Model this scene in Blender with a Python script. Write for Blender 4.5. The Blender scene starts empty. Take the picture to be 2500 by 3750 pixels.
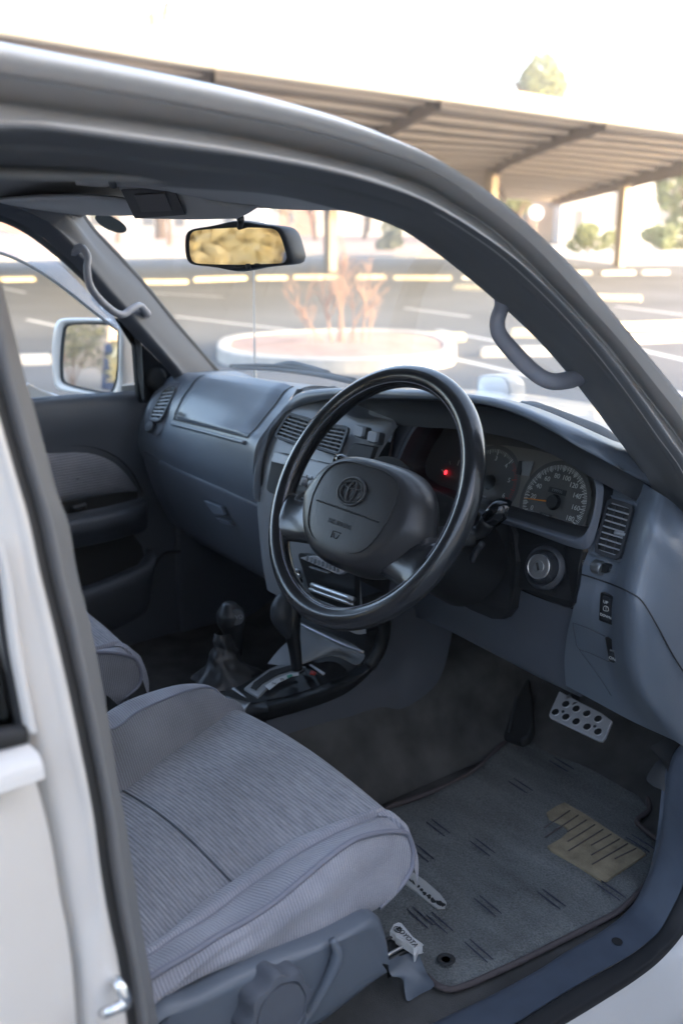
import bpy, bmesh, math, random
from mathutils import Vector, Matrix
random.seed(7)
sc = bpy.context.scene
col = sc.collection
V = Vector
R = math.radians

# ------------------------------------------------------------------ camera
F_PX = 3646.0
TH, PT = R(51.5), R(16.4)
LOOK = V((-math.sin(TH)*math.cos(PT), math.cos(TH)*math.cos(PT), -math.sin(PT)))
RT = V((math.cos(TH), math.sin(TH), 0))
UP = RT.cross(LOOK)
CAM = V((1.3717, -0.8547, 1.5966))
cd = bpy.data.cameras.new('camera')
cd.sensor_fit = 'VERTICAL'; cd.sensor_height = 36.0; cd.lens = 35.0
cd.clip_start = 0.05; cd.clip_end = 900
cd.dof.use_dof = True; cd.dof.focus_distance = 1.40; cd.dof.aperture_fstop = 4.2
cam = bpy.data.objects.new('camera', cd); col.objects.link(cam)
cam.matrix_world = Matrix(((RT.x, UP.x, -LOOK.x, CAM.x), (RT.y, UP.y, -LOOK.y, CAM.y), (RT.z, UP.z, -LOOK.z, CAM.z), (0, 0, 0, 1)))
sc.camera = cam

# ------------------------------------------------------------------ sky, sun, exposure
w = bpy.data.worlds.new('World'); sc.world = w; w.use_nodes = True
nt = w.node_tree; nt.nodes.clear()
wo = nt.nodes.new('ShaderNodeOutputWorld'); bg = nt.nodes.new('ShaderNodeBackground')
sky = nt.nodes.new('ShaderNodeTexSky'); sky.sky_type = 'NISHITA'; sky.sun_disc = False
SUN_EL, SUN_AZ = R(12), R(62)       # azimuth measured from +Y towards +X
sky.sun_elevation = SUN_EL; sky.sun_rotation = SUN_AZ
sky.air_density = .65; sky.dust_density = 4.0; sky.ozone_density = .0
bg.inputs[1].default_value = 0.15
nt.links.new(sky.outputs[0], bg.inputs[0]); nt.links.new(bg.outputs[0], wo.inputs[0])
sl = bpy.data.lights.new('sun', 'SUN'); sl.energy = .8; sl.angle = R(2); sl.color = (1.0, 0.80, 0.58)
so = bpy.data.objects.new('sun', sl); col.objects.link(so)
sd = V((math.sin(SUN_AZ)*math.cos(SUN_EL), math.cos(SUN_AZ)*math.cos(SUN_EL), math.sin(SUN_EL)))
so.rotation_euler = sd.to_track_quat('Z', 'Y').to_euler()
sc.view_settings.view_transform = 'Standard'; sc.view_settings.look = 'None'
sc.view_settings.exposure = 3.4; sc.view_settings.gamma = 1.0
sc.cycles.use_denoising = True
sc.cycles.max_bounces = 10; sc.cycles.transparent_max_bounces = 16
sc.cycles.sample_clamp_indirect = 8

# ------------------------------------------------------------------ helpers
def ray(x, y):
    return LOOK + RT*((x-1250)/F_PX) - UP*((y-1875)/F_PX)
def P(x, y, X=None, Y=None, Z=None, D=None, pl=None):
    """the point of the place seen at (x, y) of the photograph that lies on a known plane"""
    r = ray(x, y)
    if X is not None: t = (X-CAM.x)/r.x
    elif Y is not None: t = (Y-CAM.y)/r.y
    elif Z is not None: t = (Z-CAM.z)/r.z
    elif D is not None: t = D
    else:
        n, d = V(pl[0]), pl[1]; t = (d-CAM.dot(n))/r.dot(n)
    return CAM + r*t
def S(x, y, Xs):            # body side plane, leaning inwards with height
    return P(x, y, pl=((1, 0, .22), Xs+.22))
def SL(x, y, Xs):           # the same on the passenger side
    return P(x, y, pl=((-1, 0, .22), Xs+.22))

def cr(p0, p1, p2, p3, t):
    return 0.5*((2*p1) + (p2-p0)*t + (2*p0-5*p1+4*p2-p3)*t*t + (3*p1-p0-3*p2+p3)*t**3)
def spline(pts, n, closed=False, even=True):
    """n points along a Catmull-Rom curve through pts"""
    pts = [V(p) for p in pts]; m = len(pts)
    if m == 2 and not closed:
        return [pts[0].lerp(pts[1], i/(n-1)) for i in range(n)]
    segs = m if closed else m-1
    den = []
    K = 12
    for s in range(segs):
        if closed: a, b, c, d = pts[(s-1) % m], pts[s], pts[(s+1) % m], pts[(s+2) % m]
        else:
            b, c = pts[s], pts[s+1]
            a = pts[s-1] if s > 0 else b*2-c
            d = pts[s+2] if s+2 < m else c*2-b
        # limit overshoot where spacing is uneven
        L = (c-b).length + 1e-9
        if (b-a).length > 1.6*L: a = b-(b-a).normalized()*1.6*L
        if (d-c).length > 1.6*L: d = c+(d-c).normalized()*1.6*L
        for k in range(K): den.append(cr(a, b, c, d, k/K))
    den.append(pts[0].copy() if closed else pts[-1].copy())
    ln = [0.0]
    for i in range(1, len(den)): ln.append(ln[-1]+(den[i]-den[i-1]).length)
    T = ln[-1]; out = []; j = 0
    cnt = n
    for i in range(cnt):
        u = T*i/(cnt if closed else cnt-1)
        while j < len(ln)-2 and ln[j+1] < u: j += 1
        f = (u-ln[j])/max(1e-9, ln[j+1]-ln[j])
        out.append(den[j].lerp(den[j+1], min(1, max(0, f))))
    return out

def mk(name, verts, faces, mat, parent=None, smooth=True, label=None, kind=None, thick=0, bevel=0, sub=0, angle=None):
    me = bpy.data.meshes.new(name)
    me.from_pydata([tuple(v) for v in verts], [], [tuple(f) for f in faces])
    me.validate(); me.update()
    o = bpy.data.objects.new(name, me); col.objects.link(o)
    if mat: me.materials.append(mat)
    if smooth:
        for p in me.polygons: p.use_smooth = True
        if angle:
            try: me.set_sharp_from_angle(angle=R(angle))
            except Exception: pass
    if parent: o.parent = parent
    if label: o['label'] = label
    if kind: o['kind'] = kind
    if bevel:
        m = o.modifiers.new('b', 'BEVEL'); m.width = bevel; m.segments = 2; m.limit_method = 'ANGLE'; m.angle_limit = R(40)
        m.harden_normals = False
    if sub:
        m = o.modifiers.new('s', 'SUBSURF'); m.levels = sub; m.render_levels = sub
    if thick:
        m = o.modifiers.new('t', 'SOLIDIFY'); m.thickness = thick; m.offset = -1 if thick > 0 else 1
        m.thickness = abs(thick)
    return o

def grid(rows, closed=False, base=0):
    """faces of a grid of rows of equal length"""
    n = len(rows[0]); f = []
    for i in range(len(rows)-1):
        for j in range(n if closed else n-1):
            a = i*n+j; b = i*n+(j+1) % n
            f.append((base+a, base+b, base+b+n, base+a+n))
    return [p for r in rows for p in r], f

def loft(name, curves, mat, parent=None, n=40, k=0, closed=False, ring=False, **kw):
    """surface through curves, each resampled to n points; k>0 rounds across the curves"""
    rs = [spline(c, n, closed) for c in curves]
    if k:
        rs2 = []
        for j in range(n): rs2.append(spline([r[j] for r in rs], (len(rs)-1)*k+1))
        rs = [[rs2[j][i] for j in range(n)] for i in range(len(rs2[0]))]
    if ring: rs = rs+[rs[0]]
    v, f = grid(rs, closed)
    return mk(name, v, f, mat, parent, **kw)

def patch(name, rows, mat, parent=None, nu=6, nv=6, **kw):
    """smooth surface through a grid of control points"""
    rs = [catm(r, nv) for r in rows]
    out = []
    for j in range(len(rs[0])): out.append(catm([r[j] for r in rs], nu))
    rows2 = [[out[j][i] for j in range(len(out))] for i in range(len(out[0]))]
    v, f = grid(rows2)
    return mk(name, v, f, mat, parent, **kw)
def catm(pts, n):
    pts = [V(p) for p in pts]; m = len(pts); o = []
    for s in range(m-1):
        b, c = pts[s], pts[s+1]
        a = pts[s-1] if s > 0 else b*2-c
        d = pts[s+2] if s+2 < m else c*2-b
        for k in range(n): o.append(cr(a, b, c, d, k/n))
    o.append(pts[-1]); return o

def tube(name, pts, r, mat, parent=None, n=None, m=12, closed=False, sx=1.0, caps=True, ref=None, **kw):
    """round bar along pts; r a number or a list of radii"""
    n = n or max(8, len(pts)*6)
    c = spline(pts, n, closed)
    rr = r if isinstance(r, (list, tuple)) else [r]
    vs = []; fs = []
    up = V(ref) if ref else V((0, 0, 1))
    N = len(c); prev = None
    for i, p in enumerate(c):
        if closed: t = c[(i+1) % N]-c[i-1]
        else: t = c[min(N-1, i+1)]-c[max(0, i-1)]
        t.normalize()
        if prev is None:
            s = t.cross(up)
            if s.length < 1e-3: s = t.cross(V((1, 0, 0)))
        else: s = prev-t*prev.dot(t)
        if ref: 
            s2 = t.cross(up)
            if s2.length > .2: s = s2
        s.normalize(); prev = s; q = t.cross(s)
        u = i/(N-1)*(len(rr)-1); a = int(min(u, len(rr)-1)); b = min(a+1, len(rr)-1)
        rad = rr[a]+(rr[b]-rr[a])*(u-a)
        for k in range(m):
            an = 2*math.pi*k/m
            vs.append(p+s*math.cos(an)*rad*sx+q*math.sin(an)*rad)
    for i in range(N if closed else N-1):
        for k in range(m):
            a = i*m+k; b = i*m+(k+1) % m; i2 = (i+1) % N
            fs.append((a, b, i2*m+(k+1) % m, i2*m+k))
    if not closed and caps:
        fs.append(tuple(range(m))[::-1]); fs.append(tuple((N-1)*m+k for k in range(m)))
    return mk(name, vs, fs, mat, parent, **kw)

def prism(name, poly, vec, mat, parent=None, **kw):
    """a polygon (3D points) extruded along vec"""
    n = len(poly); vec = V(vec)
    v = [V(p) for p in poly]+[V(p)+vec for p in poly]
    f = [tuple(range(n)), tuple(range(n, 2*n))[::-1]]+[(i, i+n, (i+1) % n+n, (i+1) % n) for i in range(n)]
    kw.setdefault('smooth', False)
    return mk(name, v, f, mat, parent, **kw)
def box(name, c, s, mat, parent=None, rot=None, **kw):
    vs = []
    for x in (-.5, .5):
        for y in (-.5, .5):
            for z in (-.5, .5): 
                p = V((x*s[0], y*s[1], z*s[2]))
                if rot: p = rot @ p
                vs.append(V(c)+p)
    f = [(0, 1, 3, 2), (4, 6, 7, 5), (0, 4, 5, 1), (2, 3, 7, 6), (0, 2, 6, 4), (1, 5, 7, 3)]
    kw.setdefault('smooth', False)
    return mk(name, vs, f, mat, parent, **kw)
def lathe(name, prof, mat, parent, o, ax, m=32, e1=None, **kw):
    """prof: (radius, height) pairs turned about axis ax through o"""
    ax = V(ax).normalized(); e1 = (V(e1) if e1 else ax.orthogonal()).normalized(); e2 = ax.cross(e1)
    rows = [[V(o)+ax*h+(e1*math.cos(2*math.pi*k/m)+e2*math.sin(2*math.pi*k/m))*r for k in range(m)] for r, h in prof]
    v, f = grid(rows, True)
    if prof[0][0] > 1e-4: f.append(tuple(range(m)))
    if prof[-1][0] > 1e-4: f.append(tuple((len(rows)-1)*m+k for k in range(m)))
    kw.setdefault('angle', 35)
    return mk(name, v, f, mat, parent, **kw)
def frame3(o, ex, ey):
    ex = V(ex).normalized(); ey = (V(ey)-ex*V(ey).dot(ex)).normalized(); ez = ex.cross(ey)
    return Matrix(((ex.x, ey.x, ez.x, o[0]), (ex.y, ey.y, ez.y, o[1]), (ex.z, ey.z, ez.z, o[2]), (0, 0, 0, 1)))
def text(name, s, M, size, mat, parent, ext=.0003, align='CENTER', **kw):
    cu = bpy.data.curves.new(name, 'FONT'); cu.body = s; cu.size = size; cu.extrude = ext
    cu.align_x = align; cu.align_y = 'CENTER'; cu.resolution_u = 3
    tmp = bpy.data.objects.new(name, cu); col.objects.link(tmp)
    dg = bpy.context.evaluated_depsgraph_get(); dg.update()
    me = bpy.data.meshes.new_from_object(tmp.evaluated_get(dg))
    bpy.data.objects.remove(tmp)
    me.transform(M); me.materials.clear(); me.materials.append(mat)
    o = bpy.data.objects.new(name, me); col.objects.link(o)
    if parent: o.parent = parent
    for k_, v_ in kw.items(): o[k_] = v_
    return o
def empty(name, loc, label=None, cat=None, group=None, kind=None):
    o = bpy.data.objects.new(name, None); col.objects.link(o); o.location = loc; o.empty_display_size = .1
    if label: o['label'] = label
    if cat: o['category'] = cat
    if group: o['group'] = group
    if kind: o['kind'] = kind
    bpy.context.view_layer.update()
    return o
def tag(o, label=None, cat=None, group=None, kind=None):
    if label: o['label'] = label
    if cat: o['category'] = cat
    if group: o['group'] = group
    if kind: o['kind'] = kind
    return o
def under(o, e):            # keep world coordinates when a part hangs under a moved empty
    o.parent = e; o.matrix_parent_inverse = Matrix.Translation(-e.location); return o

# ------------------------------------------------------------------ materials
def new_mat(name):
    m = bpy.data.materials.new(name); m.use_nodes = True
    return m, m.node_tree, m.node_tree.nodes['Principled BSDF']
def pm(name, c, rough=.5, metal=0, spec=.5, coat=0, bump=None, var=0, vscale=8, coatr=.05, sheen=0, emit=None):
    """bump = (scale, strength, distance)"""
    m, t, b = new_mat(name)
    b.inputs['Base Color'].default_value = (*c, 1); b.inputs['Roughness'].default_value = rough
    b.inputs['Metallic'].default_value = metal; b.inputs['Specular IOR Level'].default_value = spec
    b.inputs['Coat Weight'].default_value = coat; b.inputs['Coat Roughness'].default_value = coatr
    if sheen: b.inputs['Sheen Weight'].default_value = sheen
    if emit:
        b.inputs['Emission Color'].default_value = (*emit[0], 1); b.inputs['Emission Strength'].default_value = emit[1]
    tc = t.nodes.new('ShaderNodeTexCoord')
    if bump:
        n = t.nodes.new('ShaderNodeTexNoise'); n.inputs['Scale'].default_value = bump[0]; n.inputs['Detail'].default_value = 3
        t.links.new(tc.outputs['Object'], n.inputs['Vector'])
        bp = t.nodes.new('ShaderNodeBump'); bp.inputs['Strength'].default_value = bump[1]; bp.inputs['Distance'].default_value = bump[2]
        t.links.new(n.outputs[0], bp.inputs['Height']); t.links.new(bp.outputs[0], b.inputs['Normal'])
    if var:
        n2 = t.nodes.new('ShaderNodeTexNoise'); n2.inputs['Scale'].default_value = vscale; n2.inputs['Detail'].default_value = 5
        t.links.new(tc.outputs['Object'], n2.inputs['Vector'])
        mr = t.nodes.new('ShaderNodeMapRange'); mr.inputs[1].default_value = .3; mr.inputs[2].default_value = .7
        mr.inputs[3].default_value = 1-var; mr.inputs[4].default_value = 1+var
        t.links.new(n2.outputs[0], mr.inputs[0])
        mx = t.nodes.new('ShaderNodeMix'); mx.data_type = 'RGBA'; mx.blend_type = 'MULTIPLY'; mx.inputs[0].default_value = 1
        mx.inputs[6].default_value = (*c, 1); t.links.new(mr.outputs[0], mx.inputs[7]); t.links.new(mx.outputs[2], b.inputs['Base Color'])
    return m

M = {}
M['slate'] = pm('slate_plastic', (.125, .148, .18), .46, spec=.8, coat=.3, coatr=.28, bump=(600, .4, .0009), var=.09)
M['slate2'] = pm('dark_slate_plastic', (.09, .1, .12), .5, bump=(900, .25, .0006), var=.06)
M['sill'] = pm('scuffed_blue_plastic', (.08, .096, .125), .42, bump=(700, .3, .0006), var=.12, vscale=25)
M['navy'] = pm('navy_plastic', (.07, .076, .09), .5, bump=(900, .25, .0006), var=.06)
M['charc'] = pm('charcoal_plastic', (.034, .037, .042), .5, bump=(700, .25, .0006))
M['stack'] = pm('silver_grey_plastic', (.27, .285, .30), .3, bump=(900, .15, .0005))
M['black'] = pm('black_plastic', (.014, .015, .016), .38, bump=(500, .1, .0004))
M['matte'] = pm('matte_black_plastic', (.02, .021, .022), .7)
M['gloss'] = pm('gloss_black', (.006, .007, .008), .12)
M['headl'] = pm('grey_headliner_cloth', (.26, .25, .24), .95, bump=(600, .3, .001), var=.05)
M['visor'] = pm('grey_vinyl', (.46, .455, .45), .6, bump=(500, .2, .0006))
M['garn'] = pm('grey_pillar_plastic', (.1, .105, .12), .55, bump=(900, .2, .0006))
M['handle'] = pm('grey_handle_plastic', (.3, .3, .33), .45, bump=(900, .2, .0005))
M['paint'] = pm('pearl_white_paint', (.66, .62, .575), .28, coat=.7, var=.015, vscale=3)
M['jamb'] = pm('jamb_paint_shade', (.4, .385, .375), .35, coat=.3)  # body paint darkened, the jamb's shade is put into the colour
M['rubber'] = pm('weatherstrip_rubber', (.15, .15, .152), .6, bump=(300, .15, .0008))
M['rubber2'] = pm('black_rubber', (.014, .014, .015), .65, bump=(300, .15, .0008))
M['chrome'] = pm('chrome', (.8, .8, .8), .15, 1)
M['steel'] = pm('brushed_steel', (.5, .5, .5), .4, 1, bump=(200, .1, .0005))
M['alu'] = pm('aluminium', (.62, .63, .65), .38, .6, bump=(120, .15, .0006), var=.08, vscale=30)
M['facem'] = pm('dull_metal', (.3, .31, .31), .4, .8)
M['mirror'] = pm('mirror_glass', (.9, .9, .9), .015, 1)
M['dial'] = pm('dial_face', (.075, .073, .07), .6)
M['dialp'] = pm('cluster_plate', (.17, .155, .14), .6)
M['white'] = pm('print_white', (.55, .55, .52), .6)
M['dimw'] = pm('print_dim_white', (.2, .21, .22), .6)
M['orange'] = pm('orange_needle', (.75, .25, .03), .5)
M['redp'] = pm('print_red', (.4, .03, .02), .5)
M['redlit'] = pm('lit_warning_lamp', (.5, .0, .0), .5, emit=((1, .02, .03), .6))
M['badge'] = pm('worn_badge', (.38, .38, .37), .8)
M['label'] = pm('white_plastic', (.6, .61, .62), .4)
M['boot'] = pm('soft_black_vinyl', (.02, .021, .023), .42)
M['carpet'] = pm('grey_carpet', (.075, .073, .07), 1, bump=(700, .6, .002), var=.35, vscale=14)
M['frost'] = pm('frosted_lamp_lens', (.16, .15, .15), .3)
M['lampf'] = pm('lamp_frame', (.09, .085, .085), .5)
M['sticker'] = pm('sticker_back', (.17, .2, .2), .7)

def leather():
    m, t, b = new_mat('worn_leather')
    b.inputs['Base Color'].default_value = (.018, .019, .021, 1); b.inputs['Roughness'].default_value = .25; b.inputs['Coat Weight'].default_value = .6; b.inputs['Coat Roughness'].default_value = .12
    tc = t.nodes.new('ShaderNodeTexCoord')
    v = t.nodes.new('ShaderNodeTexVoronoi'); v.feature = 'DISTANCE_TO_EDGE'; v.inputs['Scale'].default_value = 260
    n = t.nodes.new('ShaderNodeTexNoise'); n.inputs['Scale'].default_value = 90; n.inputs['Detail'].default_value = 5
    t.links.new(tc.outputs['Object'], v.inputs[0]); t.links.new(tc.outputs['Object'], n.inputs[0])
    a = t.nodes.new('ShaderNodeMath'); a.operation = 'ADD'; t.links.new(v.outputs[0], a.inputs[0]); t.links.new(n.outputs[0], a.inputs[1])
    bp = t.nodes.new('ShaderNodeBump'); bp.inputs['Strength'].default_value = .22; bp.inputs['Distance'].default_value = .0007
    t.links.new(a.outputs[0], bp.inputs['Height']); t.links.new(bp.outputs[0], b.inputs['Normal'])
    return m
M['leather'] = leather()
def padmat():
    m, t, b = new_mat('airbag_cover_vinyl')
    b.inputs['Base Color'].default_value = (.034, .034, .036, 1); b.inputs['Roughness'].default_value = .36
    tc = t.nodes.new('ShaderNodeTexCoord'); mp = t.nodes.new('ShaderNodeMapping')
    mp.inputs['Scale'].default_value = (1, .28, .28); mp.inputs['Rotation'].default_value = (0, .3, 0)
    n = t.nodes.new('ShaderNodeTexNoise'); n.inputs['Scale'].default_value = 330; n.inputs['Detail'].default_value = 3; n.inputs['Distortion'].default_value = .5
    t.links.new(tc.outputs['Object'], mp.inputs[0]); t.links.new(mp.outputs[0], n.inputs[0])
    bp = t.nodes.new('ShaderNodeBump'); bp.inputs['Strength'].default_value = .25; bp.inputs['Distance'].default_value = .001
    t.links.new(n.outputs[0], bp.inputs['Height']); t.links.new(bp.outputs[0], b.inputs['Normal'])
    return m
M['pad'] = padmat()
def fabric(name, c1, c2, period, axis=1, var=.12, dash=True, depth=.0012):
    """ribbed upholstery; ribs follow one another along `axis`"""
    m, t, b = new_mat(name)
    b.inputs['Roughness'].default_value = .95; b.inputs['Sheen Weight'].default_value = .25; b.inputs['Specular IOR Level'].default_value = .15
    tc = t.nodes.new('ShaderNodeTexCoord')
    wv = t.nodes.new('ShaderNodeTexWave'); wv.bands_direction = 'XYZ'[axis]; wv.inputs['Scale'].default_value = 2*math.pi/period/20
    wv.inputs['Distortion'].default_value = 1.2; wv.inputs['Detail'].default_value = 1; wv.inputs['Detail Scale'].default_value = 6
    t.links.new(tc.outputs['Object'], wv.inputs[0])
    mp = t.nodes.new('ShaderNodeMapping'); t.links.new(tc.outputs['Object'], mp.inputs[0])
    sc_ = [14, 14, 14]; 
    if dash: sc_[0] = 45; sc_[1] = 220
    mp.inputs['Scale'].default_value = sc_
    n = t.nodes.new('ShaderNodeTexNoise'); n.inputs['Scale'].default_value = 1; n.inputs['Detail'].default_value = 2
    t.links.new(mp.outputs[0], n.inputs[0])
    n3 = t.nodes.new('ShaderNodeTexNoise'); n3.inputs['Scale'].default_value = 9; n3.inputs['Detail'].default_value = 4
    t.links.new(tc.outputs['Object'], n3.inputs[0])
    ad = t.nodes.new('ShaderNodeMath'); ad.operation = 'MULTIPLY'; ad.inputs[1].default_value = .5
    t.links.new(wv.outputs[1], ad.inputs[0])
    a2 = t.nodes.new('ShaderNodeMath'); a2.operation = 'ADD'; t.links.new(ad.outputs[0], a2.inputs[0]); t.links.new(n.outputs[0], a2.inputs[1])
    rp = t.nodes.new('ShaderNodeMapRange'); rp.inputs[1].default_value = .35; rp.inputs[2].default_value = 1.15
    t.links.new(a2.outputs[0], rp.inputs[0])
    mx = t.nodes.new('ShaderNodeMix'); mx.data_type = 'RGBA'; mx.inputs[6].default_value = (*c1, 1); mx.inputs[7].default_value = (*c2, 1)
    t.links.new(rp.outputs[0], mx.inputs[0])
    hs = t.nodes.new('ShaderNodeHueSaturation'); mr = t.nodes.new('ShaderNodeMapRange')
    mr.inputs[1].default_value = .3; mr.inputs[2].default_value = .7; mr.inputs[3].default_value = 1-var; mr.inputs[4].default_value = 1+var
    t.links.new(n3.outputs[0], mr.inputs[0]); t.links.new(mr.outputs[0], hs.inputs['Value']); t.links.new(mx.outputs[2], hs.inputs['Color'])
    t.links.new(hs.outputs[0], b.inputs['Base Color'])
    bp = t.nodes.new('ShaderNodeBump'); bp.inputs['Strength'].default_value = .7; bp.inputs['Distance'].default_value = depth
    t.links.new(wv.outputs[1], bp.inputs['Height']); t.links.new(bp.outputs[0], b.inputs['Normal'])
    return m
M['fabC'] = fabric('ribbed_seat_cloth', (.18, .185, .205), (.36, .36, .395), .0048)
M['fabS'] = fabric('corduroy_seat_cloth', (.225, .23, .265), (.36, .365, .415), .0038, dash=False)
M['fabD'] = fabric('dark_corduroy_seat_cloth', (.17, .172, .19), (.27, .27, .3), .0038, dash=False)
M['fabDoor'] = fabric('door_cloth', (.19, .195, .225), (.27, .275, .31), .006, axis=2, dash=False)
M['piping'] = pm('seat_piping', (.2, .205, .25), .8)

def matmat():
    m, t, b = new_mat('floor_mat_pile')
    b.inputs['Roughness'].default_value = 1
    tc = t.nodes.new('ShaderNodeTexCoord')
    n = t.nodes.new('ShaderNodeTexNoise'); n.inputs['Scale'].default_value = 330; n.inputs['Detail'].default_value = 2
    n2 = t.nodes.new('ShaderNodeTexNoise'); n2.inputs['Scale'].default_value = 1; n2.inputs['Detail'].default_value = 3
    mp = t.nodes.new('ShaderNodeMapping'); mp.inputs['Scale'].default_value = (7, 26, 10)
    t.links.new(tc.outputs['Object'], n.inputs[0]); t.links.new(tc.outputs['Object'], mp.inputs[0]); t.links.new(mp.outputs[0], n2.inputs[0])
    r = t.nodes.new('ShaderNodeValToRGB'); r.color_ramp.elements[0].position = .32; r.color_ramp.elements[0].color = (.085, .088, .086, 1)
    r.color_ramp.elements[1].position = .68; r.color_ramp.elements[1].color = (.205, .215, .21, 1)
    e = r.color_ramp.elements.new(.5); e.color = (.14, .147, .145, 1)
    ad = t.nodes.new('ShaderNodeMix'); ad.inputs[0].default_value = .45
    t.links.new(n.outputs[0], ad.inputs[2]); t.links.new(n2.outputs[0], ad.inputs[3]); t.links.new(ad.outputs[0], r.inputs[0])
    t.links.new(r.outputs[0], b.inputs['Base Color'])
    bp = t.nodes.new('ShaderNodeBump'); bp.inputs['Strength'].default_value = .8; bp.inputs['Distance'].default_value = .004
    t.links.new(n.outputs[0], bp.inputs['Height']); t.links.new(bp.outputs[0], b.inputs['Normal'])
    return m
M['mat'] = matmat()
M['mattan'] = pm('mat_heel_pad_tan', (.27, .225, .15), 1, bump=(300, 1, .002), var=.25, vscale=40)
M['matblue'] = pm('mat_dark_stripe', (.035, .038, .06), 1, bump=(300, .8, .002))
M['matedge'] = pm('mat_brown_binding', (.085, .07, .07), .9, bump=(300, .8, .002))

def glass(name, tint=(.93, .96, .95), ior=1.35, dust_veil=.0, veilc=(.8, .85, .85), rough=.0):
    m = bpy.data.materials.new(name); m.use_nodes = True; t = m.node_tree; t.nodes.clear()
    o = t.nodes.new('ShaderNodeOutputMaterial'); tr = t.nodes.new('ShaderNodeBsdfTransparent'); tr.inputs[0].default_value = (*tint, 1)
    gl = t.nodes.new('ShaderNodeBsdfGlossy'); gl.inputs['Roughness'].default_value = rough
    fr = t.nodes.new('ShaderNodeFresnel'); fr.inputs[0].default_value = ior
    mx = t.nodes.new('ShaderNodeMixShader'); t.links.new(fr.outputs[0], mx.inputs[0])
    t.links.new(tr.outputs[0], mx.inputs[1]); t.links.new(gl.outputs[0], mx.inputs[2])
    last = mx
    if dust_veil:  # translucent share: dust film plus a flare veil put into the glass
        df = t.nodes.new('ShaderNodeBsdfTranslucent'); df.inputs[0].default_value = (*veilc, 1)
        m2 = t.nodes.new('ShaderNodeMixShader'); m2.inputs[0].default_value = dust_veil
        t.links.new(mx.outputs[0], m2.inputs[1]); t.links.new(df.outputs[0], m2.inputs[2]); last = m2
    t.links.new(last.outputs[0], o.inputs[0])
    return m
M['glass'] = glass('windscreen_glass', dust_veil=.045)
M['glass2'] = glass('side_glass', dust_veil=.015)
M['glassd'] = glass('dark_tinted_glass', (.12, .12, .12), dust_veil=0)
M['clear'] = glass('cluster_lens', (.9, .9, .9), ior=1.12)
# ================================================================== the car
car = empty('car', (0, 0, 0), 'pearl white right-hand-drive four-wheel-drive with its driver door open, seen from beside the door', 'car')
def o3(c, dx=0, dy=0, dz=0): return [p+V((dx, dy, dz)) for p in c]
def back(c, d=(0, -1.7, -.02), k=3):     # carry a roof-rail curve on to the rear of the car
    a = c[0]; return [a+V(d)*(i/k) for i in range(k, 0, -1)]+c

# ---- driver side opening: roof rail + windscreen pillar
SIL = [(-150,130),(0,162),(392,237),(784,315),(1092,390),(1300,453),(1484,527),(1600,587),(1800,720),(1996,900),(2116,1015),(2216,1135),(2341,1290),(2416,1375),(2500,1485),(2620,1650),(2760,1870)]
CRE = [(-150,240),(0,267),(392,328),(784,402),(1092,465),(1300,522),(1484,584),(1600,632),(1800,765),(1956,893),(2076,1018),(2191,1150),(2291,1262),(2391,1388),(2500,1528),(2600,1690),(2720,1900)]
LST = [(-150,352),(0,372),(392,430),(784,487),(1092,548),(1300,600),(1484,655),(1600,712),(1800,847),(1861,900),(1966,1000),(2096,1140),(2226,1285),(2361,1455),(2500,1640),(2600,1800),(2690,1960)]
EDG = [(-150,455),(0,457),(100,452),(392,492),(784,545),(1092,597),(1300,645),(1484,707),(1600,760),(1821,902),(1956,1017),(2086,1147),(2216,1297),(2341,1462),(2456,1627),(2520,1715),(2620,1900)]
INN = [(-150,600),(0,600),(392,625),(700,680),(900,690),(1092,712),(1300,764),(1484,815),(1600,882),(1716,966),(1861,1087),(1996,1210),(2116,1340),(2216,1465),(2316,1602),(2376,1684),(2451,1810),(2530,1990)]
cs = {k: back([S(x, y, X) for x, y in c]) for k, c, X in (('sil', SIL, .80), ('cre', CRE, .79), ('lst', LST, .742), ('edg', EDG, .788), ('inn', INN, .70))}
rsil = spline(cs['sil'], 60); rcre = spline(cs['cre'], 60); rlst = spline(cs['lst'], 60); redg = spline(cs['edg'], 60); rinn = spline(cs['inn'], 60)
def lerpc(a, b, t, dx=0, dy=0, dz=0): return [p.lerp(q, t)+V((dx, dy, dz)) for p, q in zip(a, b)]
loft('roof_rail', [o3(rsil, -.055, .012, -.018), o3(rsil, -.045, .008, .002), o3(rsil, -.02, .003, .004), rsil, lerpc(rsil, rcre, .4, .013), lerpc(rsil, rcre, .9, .006), lerpc(rsil, rcre, 1.0, -.004)],
     M['paint'], car, n=120, k=3)
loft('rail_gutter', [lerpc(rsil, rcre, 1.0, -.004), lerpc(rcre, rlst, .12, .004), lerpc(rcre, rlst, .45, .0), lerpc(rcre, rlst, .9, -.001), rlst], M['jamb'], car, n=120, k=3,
     label='body-coloured door jamb channel with its shade painted grey')
loft('door_flange', [o3(rlst, -.002), lerpc(rlst, redg, .08, .004), lerpc(rlst, redg, .5, .003), lerpc(rlst, redg, .95, .002), lerpc(redg, rinn, .03, -.012)], M['paint'], car, n=120, k=3)
wsx = loft('weatherstrip', [o3(redg, -.012), lerpc(redg, rinn, .0), lerpc(redg, rinn, .12, .012), lerpc(redg, rinn, .38, .012), lerpc(redg, rinn, .46, .004), lerpc(redg, rinn, .6, .012), lerpc(redg, rinn, .88, .008), rinn, o3(rinn, -.03, .0, .0), o3(rinn, -.05, .01, .02)],
     M['rubber'], car, n=120, k=3)

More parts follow.
